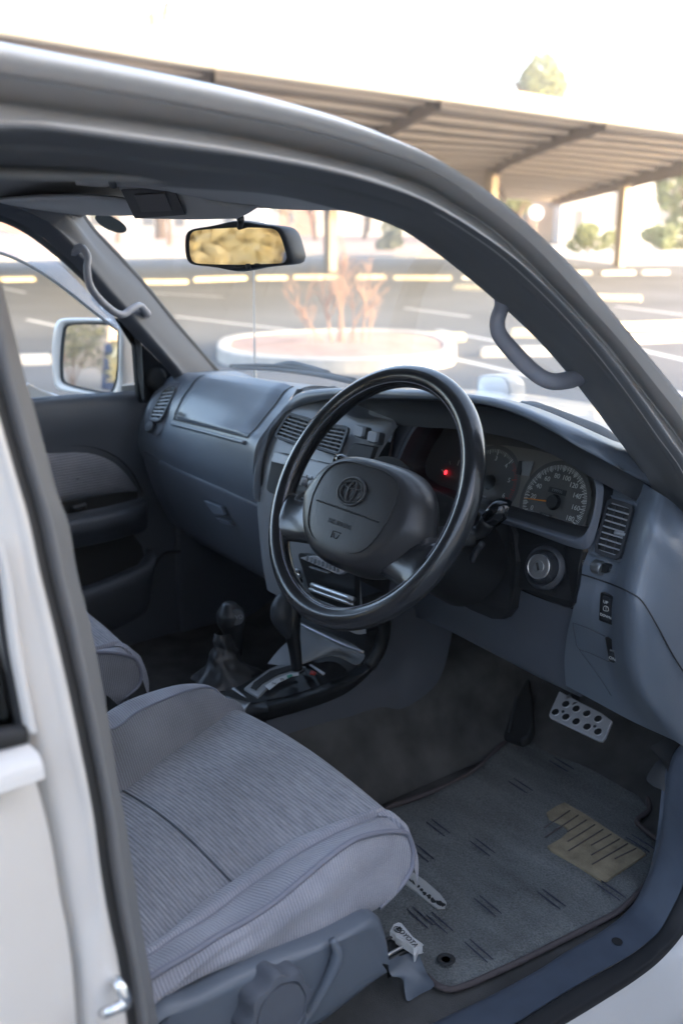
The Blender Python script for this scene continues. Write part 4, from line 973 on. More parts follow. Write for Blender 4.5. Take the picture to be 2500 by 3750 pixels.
vq = [F_(2225,1822,.012), F_(2322,1850,.012), F_(2268,2055,.012), F_(2172,2025,.012)]
hous = [F_(2215,1808,.001), F_(2342,1846,.001), F_(2275,2065,.001), F_(2148,2028,.001)]
hr_ = rrect(hous, 6, .14); hcn = sum(hous, V((0, 0, 0)))/4
loft('vent_surround', [[p+V((0, .004, 0)) for p in hr_], [p+V((0, -.003, .001)) for p in hr_], [hcn+(p-hcn)*.9+V((0, .002, 0)) for p in hr_], [hcn+(p-hcn)*.1+V((0, .006, 0)) for p in hr_]], M['slate'], drp, n=len(hr_), closed=True)
dv, dvn = vent('air_vent', vq, 9, 'stack', vert=2, r=.16, lab='tall side air vent at the driver end of the dashboard')
tube('vent_tab', [F_(2250,1950,.010), F_(2290,1960,.010)], .003, M['stack'], dv, n=6, m=8)
dm = prism('dimmer_recess', rrect([F_(2168,2055,.004), F_(2228,2072,.004), F_(2220,2102,.004), F_(2158,2082,.004)], 4, .2), (0, .01, 0), M['black'], car)
lathe('dimmer_wheel', [(.0001, -.008), (.009, -.008), (.010, -.006), (.010, .006), (.009, .008), (.0001, .008)], M['steel'], dm, F_(2192,2078,-.001), (1, -.1, 0), m=22)
for x, y, s_ in ((2140, 2058, 1), (2240, 2090, 1)):
    for k in range(3): tube('print_mark', [F_(x-10, y-6+6*k, .0015), F_(x+10, y-1+6*k, .0015)], .0004, M['dimw'], dm, n=3, m=5, caps=False)
SEAM = [(2116,2100),(2160,2113),(2230,2137),(2291,2163),(2335,2188),(2356,2210),(2385,2258),(2420,2320),(2460,2395),(2520,2490)]
sm = [F_(x, y, .0012) if x < 2260 else P(x, y, X=X) for (x, y), X in zip(SEAM, (0, 0, 0, .6775, .692, .698, .7075, .7085, .7095, .713))]
sm = [CAM+(p-CAM)*.997 for p in sm]
tube('panel_seam', sm, .001, M['matte'], drp, n=50, m=6)
def fswitch(name, pts, lab): 
    q_ = [F_(x, y, .004) for x, y in pts]
    return prism(name, rrect(q_, 3, .08), (0, .012, -.002), M['black'], car, bevel=.001, label=lab), sum(q_, V((0, 0, 0)))/4, (q_[1]-q_[0]), (q_[0]-q_[3])
s1_, sc1, sx1, sy1 = fswitch('power_switch', [(2196,2168),(2244,2186),(2240,2291),(2190,2272)], 'black two way switch marked UP and DOWN')
prism('switch_cap', [F_(2204,2182,.007), F_(2234,2193,.007), F_(2230,2278,.006), F_(2198,2266,.006)], (0, .006, 0), M['charc'], s1_, bevel=.001)
prism('switch_key', [F_(2203,2243,.009), F_(2232,2253,.009), F_(2230,2272,.008), F_(2200,2262,.008)], (0, .004, 0), M['charc'], s1_, bevel=.0008)
fx = sx1.normalized(); fy = sy1.normalized()
text('switch_lettering', 'UP', frame3(F_(2216,2206,.0085), fx, fy), .0066, M['white'], s1_)
text('switch_lettering', 'DOWN', frame3(F_(2216,2257,.0105), fx, fy), .0056, M['white'], s1_)
tube('switch_symbol', [F_(2208,2224,.0085), F_(2214,2219,.0085), F_(2224,2224,.0085), F_(2226,2236,.0085), F_(2218,2238,.0085), F_(2208,2234,.0085)], .0005, M['white'], s1_, closed=True, n=20, m=5)
tube('switch_symbol', [F_(2217,2222,.0085), F_(2217,2237,.0085)], .0004, M['white'], s1_, n=4, m=5)
s2_, *_ = fswitch('beep_switch', [(2212,2332),(2252,2348),(2275,2440),(2228,2422)], 'slanted black switch marked BEEP and ON')
prism('switch_cap', [F_(2228,2385,.008), F_(2252,2392,.008), F_(2258,2430,.007), F_(2230,2420,.007)], (0, .006, 0), M['charc'], s2_, bevel=.0008)
text('switch_lettering', 'BEEP', frame3(F_(2240,2384,.0095), fx, fy), .0042, M['dimw'], s2_)
text('switch_lettering', 'ON', frame3(F_(2240,2412,.0095), fx, fy), .007, M['white'], s2_)
tube('coin_box_edge', [F_(2096,2280,.001), F_(2104,2330,.001), F_(2116,2374,.001), F_(2160,2392,.001), F_(2230,2424,.001)], .0007, M['slate2'], drp, n=30, m=6)
tube('coin_box_edge', [F_(2096,2280,.001), F_(2150,2300,.001), F_(2212,2330,.001)], .0007, M['slate2'], drp, n=20, m=6)
tube('fuse_lid_edge', [F_(2116,2374,.001), F_(2150,2420,.001), F_(2200,2490,.001), F_(2236,2548,.001)], .0006, M['slate2'], drp, n=20, m=6)

# ---- knee panel and steering column
KN = [
 [(1430,1990,.19),(1560,2020,.25),(1700,2060,.31),(1880,2150,.37),(2000,2200,.44),(2110,2235,.50)],
 [(1430,2080,.19),(1560,2120,.25),(1700,2180,.31),(1850,2200,.37),(1990,2250,.44),(2098,2290,.50)],
 [(1450,2170,.195),(1570,2220,.25),(1700,2275,.31),(1840,2300,.37),(1980,2330,.44),(2085,2350,.50)],
 [(1490,2240,.20),(1600,2280,.25),(1720,2330,.31),(1850,2380,.37),(1980,2420,.44),(2078,2430,.50)],
 [(1560,2270,.21),(1650,2310,.26),(1750,2365,.31),(1870,2428,.37),(1990,2490,.44),(2090,2540,.50)],
]
knr = []
for r in KN:
    knr.append([F_(x+(24 if k_ == 5 else 0), y+(8 if k_ == 5 else 0), -.004 if k_ < 5 else -.014) for k_, (x, y, X) in enumerate(r)])
knr.append([p+V((0, .03, .0)) for p in knr[-1]]); 
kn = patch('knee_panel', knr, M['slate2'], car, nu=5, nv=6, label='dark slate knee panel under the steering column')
kb = [F_(2090,2540), F_(2190,2590), F_(2300,2648), P(2440,2702,X=.684)]
# black plate painting the dark pocket round the column, ignition bezel
POC = [(1480,1800),(1560,1812),(1700,1855),(1861,1905),(1880,1960),(1888,2060),(1882,2150),(1868,2235),(1842,2268),(1800,2266),(1720,2232),(1640,2180),(1570,2115),(1500,2000)]
prism('column_dark_plate', [F_(x, y, .014) for x, y in POC], (0, .02, 0), M['matte'], car, label='black plate painted as the dark opening round the steering column')
IG = [(1868,1908),(1950,1938),(2060,1978),(2124,1998),(2132,2016),(2122,2080),(2112,2150),(2100,2210),(2085,2230),(2062,2226),(1980,2192),(1888,2152),(1876,2120),(1868,2000)]
igp = [F_(x, y, .006) for x, y in IG]
igb = prism('ignition_bezel', igp, (0, .02, 0), M['black'], car, bevel=.003, label='black bezel holding the ignition lock')
igc = F_(1996, 2080, .008); iga = V((.12, -.93, .34)).normalized()
lathe('lock_boss', [(.031, -.004), (.032, .003), (.0285, .008), (.026, .009), (.0235, .005), (.020, .014), (.0192, .018), (.0, .018)], M['charc'], igb, igc, iga, m=48)
lathe('lock_ring', [(.0172, .017), (.0178, .0198), (.0168, .0208), (.016, .020)], M['steel'], igb, igc, iga, m=48)
lathe('lock_face', [(.016, .0185), (.0088, .0192), (.0086, .0215), (.0, .0215)], M['facem'], igb, igc, iga, m=48)
e1 = V((1, 0, 0)); e1 = (e1-iga*e1.dot(iga)).normalized(); e2 = iga.cross(e1)
s_a = (e1*.5-e2*.85).normalized(); s_b = iga.cross(s_a)
prism('key_slot', [igc+iga*.0217+s_a*a+s_b*b for a, b in ((-.0055, -.0018), (.0055, -.0018), (.0055, .0018), (-.0055, .0018))], iga*.0004, M['matte'], igb)

WC = V((.358, 0, 1.232)); wa = V((0, -math.cos(R(30)), math.sin(R(30)))); wv = V((0, math.sin(R(30)), math.cos(R(30)))); wx = V((1, 0, 0))
def WL(x, y, h=0): return WC+wx*x+wv*y+wa*h
# column shroud
sh = []
for h, rx, ry, oy in ((-.055, .040, .040, 0), (-.06, .060, .055, -.005), (-.10, .068, .062, -.012), (-.16, .074, .070, -.018), (-.24, .078, .075, -.02)):
    sh.append([WL(math.cos(a)*rx, math.sin(a)*ry+oy, h) for a in [2*math.pi*k/36 for k in range(36)]])
colm = loft('steering_column', sh, M['black'], car, n=36, closed=True, k=3, label='black steering column shroud')
# stalks
tube('indicator_stalk', [WL(.055, -.012, -.085), P(1745,1950,X=.455), P(1790,1905,X=.475)], [.008, .009, .012], M['black'], colm, n=16, m=14)
tube('stalk_tip', [P(1780,1915,X=.468), P(1815,1880,X=.482), P(1838,1862,X=.487), P(1860,1868,X=.493)], [.012, .0145, .0155, .014], M['gloss'], colm, n=20, m=8)
tube('stalk_boot', [WL(.06, -.02, -.09), P(1735,1965,X=.45)], [.018, .014], M['matte'], colm, n=6, m=14)
tube('wiper_stalk', [WL(-.05, .01, -.09), P(1262,1692,X=.22), P(1240,1685,X=.205)], [.008, .009, .011], M['gloss'], colm, n=14, m=12)
tube('tilt_lever', [P(1726,2055,X=.43), P(1745,2015,X=.44), P(1765,1990,X=.45)], .005, M['charc'], colm, n=8, m=8)

# ---- steering wheel
sw = tube('steering_wheel', [WL(.1772*math.cos(a), .1772*math.sin(a)) for a in [2*math.pi*k/64 for k in range(64)]], .0158, M['leather'], car, n=160, m=24, closed=True, label='worn black leather steering wheel')
def seam_ring(rr, h, m_=96): return [WL(rr*math.cos(2*math.pi*k/m_), rr*math.sin(2*math.pi*k/m_), h) for k in range(m_)]
tube('rim_seam', seam_ring(.1650, .0098), .0008, M['steel'] if 0 else M['piping'], sw, n=200, m=5, closed=True)
# pad
def outline(top, bot, hw_t, hw_m, hw_b, n=72, e=3.2):
    o = []
    for k in range(n):
        a = 2*math.pi*k/n; c, s_ = math.cos(a), math.sin(a)
        cy = (top+bot)/2; hy = (top-bot)/2
        x = math.copysign(abs(c)**(2/e), c); y = math.copysign(abs(s_)**(2/e), s_)
        yy = cy+hy*y; t = (yy-bot)/(top-bot)
        hw = hw_b+(hw_m-hw_b)*min(1, t*2) if t < .5 else hw_m+(hw_t-hw_m)*(t-.5)*2
        o.append((x*hw, yy))
    return o
def pado(top, bot, a, b, c, h, e=3.2, tilt=0): return [WL(x*1.03+.010, y-.006-.010*(1-(y-bot)/(top-bot)), h-.006) for x, y in outline(top, bot, a, b, c, e=e)]
PX, PY, PH = .010, -.008, -.006
pad = loft('airbag_cover', [pado(.052, -.088, .088, .112, .080, -.022, 3.4), pado(.056, -.094, .098, .125, .088, -.005, 3.4), pado(.054, -.094, .1, .122, .084, .012, 3.2), pado(.050, -.090, .096, .112, .078, .026, 3.0), pado(.042, -.084, .085, .098, .070, .036, 2.8), pado(.02, -.065, .06, .066, .05, .0405, 2.6), pado(-.015, -.025, .004, .004, .004, .042, 2.2), pado(-.02, -.0201, .0001, .0001, .0001, .042, 2.2)],
     M['pad'], sw, n=72, closed=True, k=4, label='black airbag cover with embossed lettering and emblem')
# raised lid lines (engraved groove) on the pad face
def onPad(x, y):   # height of pad face near (x, y)
    ex_ = abs(x)/.115; ey_ = abs(y+.021)/.078
    r_ = (ex_**2.8+ey_**2.8)**(1/2.8)
    return .042-.004*r_**2-.024*max(0, r_-.62)**1.7*1.9
lid2 = outline(.040, -.080, .080, .080, .066, n=90, e=3.6)
tube('cover_groove', [WL(x+PX, y+PY, onPad(x, y)+.0002+PH) for x, y in lid2], .0009, M['matte'], pad, n=180, m=6, closed=True)
tube('cover_split', [WL(-.066+.132*i/14+PX, -.0265+PY, onPad(-.066+.132*i/14, -.0265)+.0002+PH) for i in range(15)], .0013, M['matte'], pad, n=40, m=6)
def ell(cx, cy, a, b, n=40): return [WL(cx+PX+a*math.cos(2*math.pi*k/n), cy+PY+b*math.sin(2*math.pi*k/n), onPad(cx, cy)+.0014+PH) for k in range(n)]
EC = (-.004, .000)
for a, b, oy, rr in ((.0268, .0192, 0, .0016), (.0075, .0160, 0, .0011), (.0205, .0058, .0092, .0011), (.0222, .0152, 0, .0010)):
    tube('emblem_groove', ell(EC[0], EC[1]+oy, a-.0012, b-.0012), .0012, M['matte'], pad, n=70, m=6, closed=True)
    tube('emblem_ring', ell(EC[0], EC[1]+oy, a, b), rr, M['pad'], pad, n=70, m=8, closed=True)
def wtext(s_, x, y, sz, par, mat='matte'): 
    n_ = wa
    return text('embossed_lettering', s_, frame3(WL(x+PX, y+PY, onPad(x, y)+.0008+PH), wx, wv), sz, M[mat], par)
wtext('SRS AIRBAG', -.002, -.047, .0092, pad, 'charc')
tube('horn_mark', [WL(-.008+PX, -.058+PY, onPad(0, -.06)+.0006+PH), WL(-.008+PX, -.068+PY, onPad(0, -.06)+.0004+PH), ], .0006, M['matte'], pad, n=4, m=5)
tube('horn_mark', [WL(-.008+PX, -.058+PY, onPad(0, -.06)+.0006+PH), WL(.008+PX, -.058+PY, onPad(0, -.06)+.0006+PH)], .0006, M['matte'], pad, n=4, m=5)
tube('horn_mark', [WL(-.004+PX, -.061+PY, onPad(0, -.06)+.0006+PH), WL(-.003+PX, -.066+PY, onPad(0, -.06)+.0004+PH), WL(.003+PX, -.067+PY, onPad(0, -.06)+.0004+PH), WL(.006+PX, -.061+PY, onPad(0, -.06)+.0004+PH)], .0006, M['matte'], pad, n=10, m=5)
# spokes
def spoke(sgn, pts, name='spoke', mat='leather'):
    # pts: (x, y, half width, height)
    rows = []
    for i, (x, y, w_, h, th) in enumerate(pts):
        a = pts[min(i+1, len(pts)-1)]; b = pts[max(0, i-1)]
        t = V((a[0]-b[0], a[1]-b[1], 0)).normalized(); nn = V((-t.y, t.x, 0))
        row = []
        for k in range(16):
            an = 2*math.pi*k/16
            c = math.copysign(abs(math.cos(an))**.7, math.cos(an)); s_ = math.sin(an)
            row.append(WL(sgn*(x+nn.x*w_*c), y+nn.y*w_*c, h+th*s_))
        rows.append(row)
    rr = [[spline([r[k] for r in rows], 18)[i] for k in range(16)] for i in range(18)]
    v_, f_ = grid(rr, True)
    return mk(name, v_, f_, M[mat], sw)
for sg in (-1, 1):
    spoke(sg, [(.07, -.058, .036, .002, .012), (.105, -.066, .033, .0, .011), (.130, -.070, .034, .0, .011), (.148, -.072, .040, .0, .012), (.160, -.073, .034, .0, .010)])
    loft('spoke_cover', [[WL(sg*x, y, h) for x, y, h in ((.118, -.012, -.004), (.128, -.035, .004), (.122, -.062, .004), (.104, -.086, -.002))],
                         [WL(sg*x, y, h) for x, y, h in ((.126, -.014, -.010), (.140, -.037, .006), (.134, -.066, .006), (.112, -.094, -.006))],
                         [WL(sg*x, y, h) for x, y, h in ((.128, -.014, -.018), (.146, -.038, -.008), (.140, -.070, -.008), (.116, -.098, -.016))]], M['pad'], sw, n=16, k=3)
lathe('wheel_boss', [(.05, -.055), (.062, -.045), (.075, -.02), (.08, -.015), (.0, -.01)], M['black'], sw, WL(0, -.018), wa, m=40)
# ================================================================== centre console
# side wall (navy) from dash down to carpet line
SD = [
 [P(975,2640,X=.098), P(1100,2604,X=.10), P(1250,2545,X=.105), P(1340,2480,X=.112), P(1392,2400,X=.12), P(1410,2300,X=.13), P(1425,2150,X=.15), P(1440,1990,X=.18)],
 [P(985,2665,X=.104), P(1110,2625,X=.107), P(1260,2580,X=.112), P(1400,2510,X=.12), P(1480,2440,X=.13), P(1520,2340,X=.145), P(1530,2180,X=.17), P(1540,2010,X=.2)],
 [P(1010,2710,X=.114), P(1130,2680,X=.118), P(1270,2640,X=.122), P(1420,2590,X=.13), P(1540,2530,X=.14), P(1600,2440,X=.155), P(1645,2340,X=.18), P(1652,2250,X=.21)],
 [P(1070,2697,X=.124), P(1160,2665,X=.128), P(1290,2622,X=.13), P(1390,2590,X=.132), P(1560,2580,X=.142), P(1620,2500,X=.157), P(1655,2345,X=.182), P(1654,2300,X=.215)],
]
SDw = [SD[0], SD[1], [P(990,2720,X=.115), P(1120,2685,X=.118), P(1270,2628,X=.122), P(1390,2590,X=.13), P(1480,2592,X=.14), P(1600,2500,X=.155), P(1650,2345,X=.18), P(1652,2250,X=.21)]]
cons = patch('centre_console', SDw, M['navy'], car, nu=6, nv=6, label='dark slate centre console side')
# glossy black top and rear corner
TOP = [P(815,2548,X=-.115), P(900,2440,X=-.11)]
ZT = .80
def T_(x, y, z=ZT): return P(x, y, Z=z)
tp = [
 [T_(800,2540,.806), T_(850,2555,.806), T_(920,2572,.806), T_(975,2566,.804)],
 [T_(900,2500,.806), T_(960,2510,.806), T_(1030,2520,.806), T_(1100,2535,.802)],
 [T_(1010,2430,.808), T_(1090,2445,.808), T_(1180,2465,.806), T_(1240,2480,.80)],
 [T_(1090,2380,.815), T_(1180,2390,.812), T_(1270,2400,.808), T_(1345,2415,.80)],
]
patch('console_top', tp, M['black'], cons, nu=5, nv=5, label='glossy black console top plate')
patch('console_side', [[T_(978,2566,.802), T_(1100,2537,.80), T_(1242,2482,.80), T_(1345,2417,.80), P(1385,2360,X=.122), P(1402,2290,X=.13)],
                       [P(984,2590,X=.104), P(1105,2562,X=.106), P(1252,2510,X=.11), P(1362,2435,X=.118), P(1404,2365,X=.128), P(1418,2290,X=.136)],
                       [P(980,2632,X=.10), P(1105,2602,X=.104), P(1256,2545,X=.108), P(1352,2468,X=.115), P(1400,2385,X=.124), P(1416,2300,X=.132)]], M['black'], cons, nu=5, nv=5, label='glossy black console edge')
patch('console_rear', [[T_(815,2548,.806), T_(860,2515,.806), T_(920,2565,.806)], [P(822,2560,X=.02), P(880,2580,X=.05), P(918,2572,X=.07)], [P(850,2600,X=.03), P(880,2618,X=.06), P(895,2605,X=.075)]], M['alu'], cons, nu=5, nv=5) if 0 else None
prism('console_rear_face', [P(818,2545,X=.0), P(853,2516,X=.01), P(920,2568,X=.07), P(887,2612,X=.075)], (-.004, .01, -.006), M['stack'], cons, bevel=.002, label='rear lip of the console, the light on it painted pale grey')  # lit rear face, its brightness put into the pale colour
patch('console_rear_corner', [[T_(920,2568,.806), T_(975,2566,.804)], [P(900,2600,X=.075), P(982,2600,X=.103)], [P(892,2622,X=.078), P(980,2634,X=.10)]], M['black'], cons)
box('console_body', (-.0, .12, .72), (.15, .3, .1), M['matte'], cons, bevel=.01)
# silver grey tray behind the lever
patch('console_tray', [[P(1080,2270,Z=.852), P(1180,2310,Z=.852), P(1260,2340,Z=.852), P(1328,2384,Z=.852)], [P(1090,2310,Z=.842), P(1180,2345,Z=.842), P(1250,2375,Z=.842), P(1335,2405,Z=.842)], [P(1020,2380,Z=.825), P(1130,2410,Z=.822), P(1230,2395,Z=.822), P(1318,2430,Z=.822)], [P(980,2430,Z=.812), P(1080,2440,Z=.812), P(1210,2402,Z=.815), P(1300,2436,Z=.812)]],
      M['stack'], cons, nu=6, nv=6, label='silver grey curved front of the console')
tube('tray_lip', [P(1098,2285,Z=.857), P(1180,2325,Z=.857), P(1260,2362,Z=.857), P(1330,2388,Z=.857)], .003, M['steel'], cons, n=20, m=8)
patch('console_well', [[P(1080,2268,Z=.86), P(1330,2372,Z=.86)], [P(1090,2200,Z=.88), P(1350,2300,Z=.88)]], M['black'], cons)
tube('console_corner', [P(1350,2440,X=.118), P(1392,2370,X=.126), P(1408,2290,X=.134), P(1400,2200,X=.15)], .012, M['black'], cons, n=20, m=12)
# shift gate
gate = [T_(893,2520,.810), T_(935,2485,.812), T_(985,2450,.813), T_(1030,2430,.813), T_(1060,2425,.813), T_(1120,2440,.813), T_(1078,2462,.813), T_(1030,2482,.813), T_(985,2510,.812), T_(945,2552,.810)]
prism('shift_gate', gate, (0, 0, -.008), M['stack'], cons, bevel=.0015, label='silver grey automatic shift gate')
prism('gate_slot', [p+V((0, 0, .001)) for p in (T_(918,2520,.812), T_(930,2500,.812), T_(990,2458,.814), T_(1060,2438,.814), T_(1095,2445,.814), T_(1020,2470,.814), T_(960,2505,.813), T_(938,2528,.812))], (0, 0, -.001), M['matte'], cons)
prism('gear_scale', [T_(970,2511,.8155), T_(1010,2485,.8155), T_(1060,2466,.8155), T_(1092,2462,.8155), T_(1094,2471,.8155), T_(1065,2478,.8155), T_(1020,2499,.8155), T_(986,2526,.8155)], (0, 0, -.001), M['label'], cons, label='white gear position scale')
gm = pm('scale_green', (.05, .3, .2), .5)
prism('scale_mark', [T_(1050,2474,.8165), T_(1068,2468,.8165), T_(1072,2475,.8165), T_(1053,2483,.8165)], (0, 0, -.0005), gm, cons)
for s_, (x, y) in zip('ND', ((1003, 2503), (1033, 2488))):
    text('gear_letter', s_, frame3(T_(x, y, .8165), (.6, .8, 0), (-.8, .6, 0)), .010, M['charc'], cons)
prism('gate_bar', [T_(1132,2434,.8155), T_(1140,2432,.8155), T_(1190,2464,.8155), T_(1184,2470,.8155)], (0, 0, -.002), M['alu'], cons)
prism('shift_lock', [T_(1110,2446,.8155), T_(1140,2452,.8155), T_(1170,2470,.8155), T_(1130,2470,.8155)], (0, 0, -.002), M['black'], cons)
prism('lock_button', [T_(1140,2455,.8185), T_(1158,2461,.8185), T_(1150,2468,.8185), T_(1134,2464,.8185)], (0, 0, -.003), M['redp'], cons)
# selector lever
sel = tube('gear_selector', [P(1088,2452,X=.055), P(1080,2380,X=.05), P(1068,2300,X=.045), P(1066,2220,X=.035), P(1076,2140,X=.03), P(1088,2112,X=.03)], [.010, .011, .0125, .0165, .021, .020, .012], M['black'], car, n=50, m=20, label='black automatic gear selector with chrome button')
tube('lever_grip', [P(1050,2180,X=.04), P(1035,2210,X=.038), P(1030,2250,X=.04), P(1045,2300,X=.045), P(1062,2330,X=.048)], [.012, .019, .020, .014, .008], M['charc'], sel, n=20, m=14)
tube('lever_button', [P(1072,2112,X=.03), P(1092,2100,X=.033), P(1110,2106,X=.036)], [.008, .011, .006], M['chrome'], sel, n=12, m=12)
# transfer lever
tr = tube('transfer_lever', [P(868,2400,X=-.065), P(860,2345,X=-.065), P(852,2300,X=-.065), P(845,2255,X=-.065), P(842,2225,X=-.065), P(843,2208,X=-.065)], [.011, .0125, .015, .020, .0265, .0255, .012], M['black'], car, n=40, m=20, label='black transfer lever with round 4WD badge')
bc = P(866, 2261, X=-.04); bn = (CAM-bc).normalized(); bn = (bn+V((0, -.2, -.1))).normalized()
lathe('lever_badge', [(.0, .0), (.0135, -.0002), (.015, -.002)], M['charc'], tr, bc, bn, m=28)
text('badge_lettering', '4WD', frame3(bc+bn*.0006, RT+V((0, 0, .12)), UP), .0105, M['dimw'], tr)
bo = []
random.seed(3)
for z, r_, dx in ((.885, .012, 0), (.872, .016, 0), (.858, .015, .002), (.846, .024, .004), (.832, .026, .006), (.818, .036, .008), (.805, .05, .008), (.798, .056, .008)):
    row = []
    for k in range(28):
        a = 2*math.pi*k/28
        rr = r_*(1+.10*math.sin(5*a+z*120)+.05*math.sin(9*a-z*90))
        row.append(V((-.062+dx+math.cos(a)*rr, .012+math.sin(a)*rr*1.15, z-.004)))
    bo.append(row)
loft('lever_boot', bo, M['boot'], tr, n=28, closed=True, k=3, label='creased black leather gaiter')

# ================================================================== pedals and footwell
PE = [P(2045,2530,X=.36), P(2195,2608,X=.475), P(2240,2638,X=.495)]
ped = [(2046,2530),(2012,2605),(2008,2620),(2014,2628),(2190,2712),(2204,2714),(2215,2700),(2240,2640),(2200,2610),(2120,2570)]
pp = ((.10, -.62, .78), None)
pn = V((.0, -.55, .83)).normalized(); p0 = P(2120, 2620, X=.42)
def Q_(x, y, h=0): return P(x, y, pl=(pn, pn.dot(p0)+h))
pdl = prism('brake_pedal', [Q_(x, y) for x, y in ped], -pn*.006, M['alu'], car, bevel=.0015, label='drilled aluminium brake pedal pad')
for x, y in ((2032,2607),(2070,2578),(2070,2625),(2108,2595),(2108,2642),(2147,2612),(2148,2661),(2188,2632),(2188,2679)):
    lathe('drilled_hole', [(.0, .0004), (.0052, .0004), (.0066, .0012), (.0078, .0004)], M['matte'], pdl, Q_(x, y), pn, m=18)
    tube('hole_rim', [Q_(x, y, .0006)+ (pn.orthogonal().normalized()*math.cos(a)+pn.cross(pn.orthogonal().normalized())*math.sin(a))*.0072 for a in [2*math.pi*k/16 for k in range(16)]], .0008, M['alu'], pdl, closed=True, n=20, m=6)
for x, y in ((2060,2606),(2176,2660)):
    lathe('pad_screw', [(.0, .0006), (.0028, .0006), (.003, 0)], M['charc'], pdl, Q_(x, y), pn, m=12)
tube('pedal_arm', [Q_(2110,2590,-.006), Q_(2100,2540,-.03), V((.42, .62, 1.0))], .009, M['matte'], pdl, n=10)
lathe('pedal_bolt', [(.0, .004), (.004, .004), (.005, 0)], M['steel'], pdl, Q_(2083, 2556, -.002), pn, m=12)
# accelerator / dead pedal: tall dark pads on the toe board
def TBp(x, y, h=0): return P(x, y, pl=((0, -.6, .8), -.6*.56+.8*.64+h))
acc = [(1845,2440),(1822,2520),(1818,2640),(1825,2695),(1862,2712),(1905,2716),(1935,2700),(1950,2660),(1945,2560),(1930,2450)]
prism('accelerator_pedal', [TBp(x, y, .03) for x, y in acc], (0, .01, -.02), M['matte'], car, bevel=.006, label='long black accelerator pedal')
tube('pedal_ridge', [TBp(1862,2680,.034), TBp(1885,2570,.034), TBp(1895,2480,.034)], .002, M['charc'], car, n=8, m=6)
# kick panel lump
patch('kick_trim', [[P(2400,2790,X=.655), P(2440,2770,X=.66), P(2452,2800,X=.664)], [P(2365,2850,X=.645), P(2410,2850,X=.655), P(2440,2870,X=.664)], [P(2390,2880,X=.65), P(2415,2890,X=.658), P(2430,2900,X=.664)]], M['charc'], car)

# ================================================================== floor mat (lies loose on the carpet)
ZM = .612
MO = [(1400,2970),(1500,2928),(1650,2868),(1760,2800),(1840,2722),(1900,2680),(2010,2690),(2150,2740),(2290,2800),(2345,2850),(2375,2960),(2330,3000),(2340,3020),(2400,3070),(2420,3090),(2412,3150),(2390,3210),(2340,3262),(2270,3330),(2180,3380),(2050,3445),(1900,3520),(1780,3575),(1716,3603),(1650,3622),(1610,3612),(1530,3550),(1400,3440),(1330,3380),(1300,3200)]
mat_ = empty('floor_mat', tuple(P(1900,3150,Z=.6)), 'blue grey driver floor mat with tan heel pad and small dashes, lying in the footwell', 'floor mat')
mo_ = spline([P(x, y, Z=ZM) for x, y in MO], 120, True)
for p in mo_:      # the front of the mat climbs the toe board
    pass
mcn = V((.40, .25, ZM))
def wavy(p): return V((p.x, p.y, p.z+.002*math.sin(p.x*31+p.y*17)+.0015*math.sin(p.y*45-p.x*20)))
under(loft('mat_pile', [[wavy(mcn.lerp(p, t)) for p in mo_] for t in (.0004, .3, .6, .8, .93, 1.0)]+[[p+V((0, 0, -.007)) for p in mo_]], M['mat'], None, n=120, closed=True, k=2), mat_)
under(tube('mat_binding', [p+V((0, 0, -.001)) for p in mo_], .0045, M['matedge'], None, n=240, m=8, closed=True), mat_)
PAD = [(2000,2975),(2035,2952),(2066,2938),(2140,2980),(2230,3040),(2300,3085),(2345,3112),(2362,3125),(2330,3150),(2260,3195),(2222,3222),(2200,3222),(2120,3172),(2020,3115),(2003,3098),(2055,3068),(2085,3040),(2062,3020),(2010,2995)]
under(prism('heel_pad', [P(x, y, Z=ZM+.0055) for x, y in PAD], (0, 0, -.004), M['mattan'], None), mat_)
for k in range(9):
    t = k/8
    a = (2085+230*t*1.05, 2968+132*t*1.05); b = (2085+230*t-125*(.75+.25*math.sin(k*2.1)), 2968+132*t+85*(.75+.25*math.sin(k*2.1)))
    under(tube('pad_rib', [P(*a, Z=ZM+.0062), P(*b, Z=ZM+.0062)], .0011, M['matedge'], None, n=6, m=5), mat_)
DSH = [(1720,3080),(1500,3100),(1735,3290),(1965,3265),(2180,3235),(1490,3330),(1560,3350),(1860,2860),(2010,2785),(1560,3010),(2290,3065),(1700,3450)]
for x, y in DSH:
    for d_ in (0, 22):
        a = P(x+d_*.9, y-d_*.45, Z=ZM+.0045)
        under(tube('mat_dash', [a+V((0, 0, 0)), a+V((.048, -.004, 0))], [.0008, .0014, .0008], M['matblue'], None, n=6, m=5, sx=1), mat_)
under(lathe('mat_eyelet', [(.0, .001), (.006, .001), (.010, .0025), (.013, .001)], M['matte'], None, P(1632, 3515, Z=ZM+.003), (0, 0, 1), m=20), mat_)
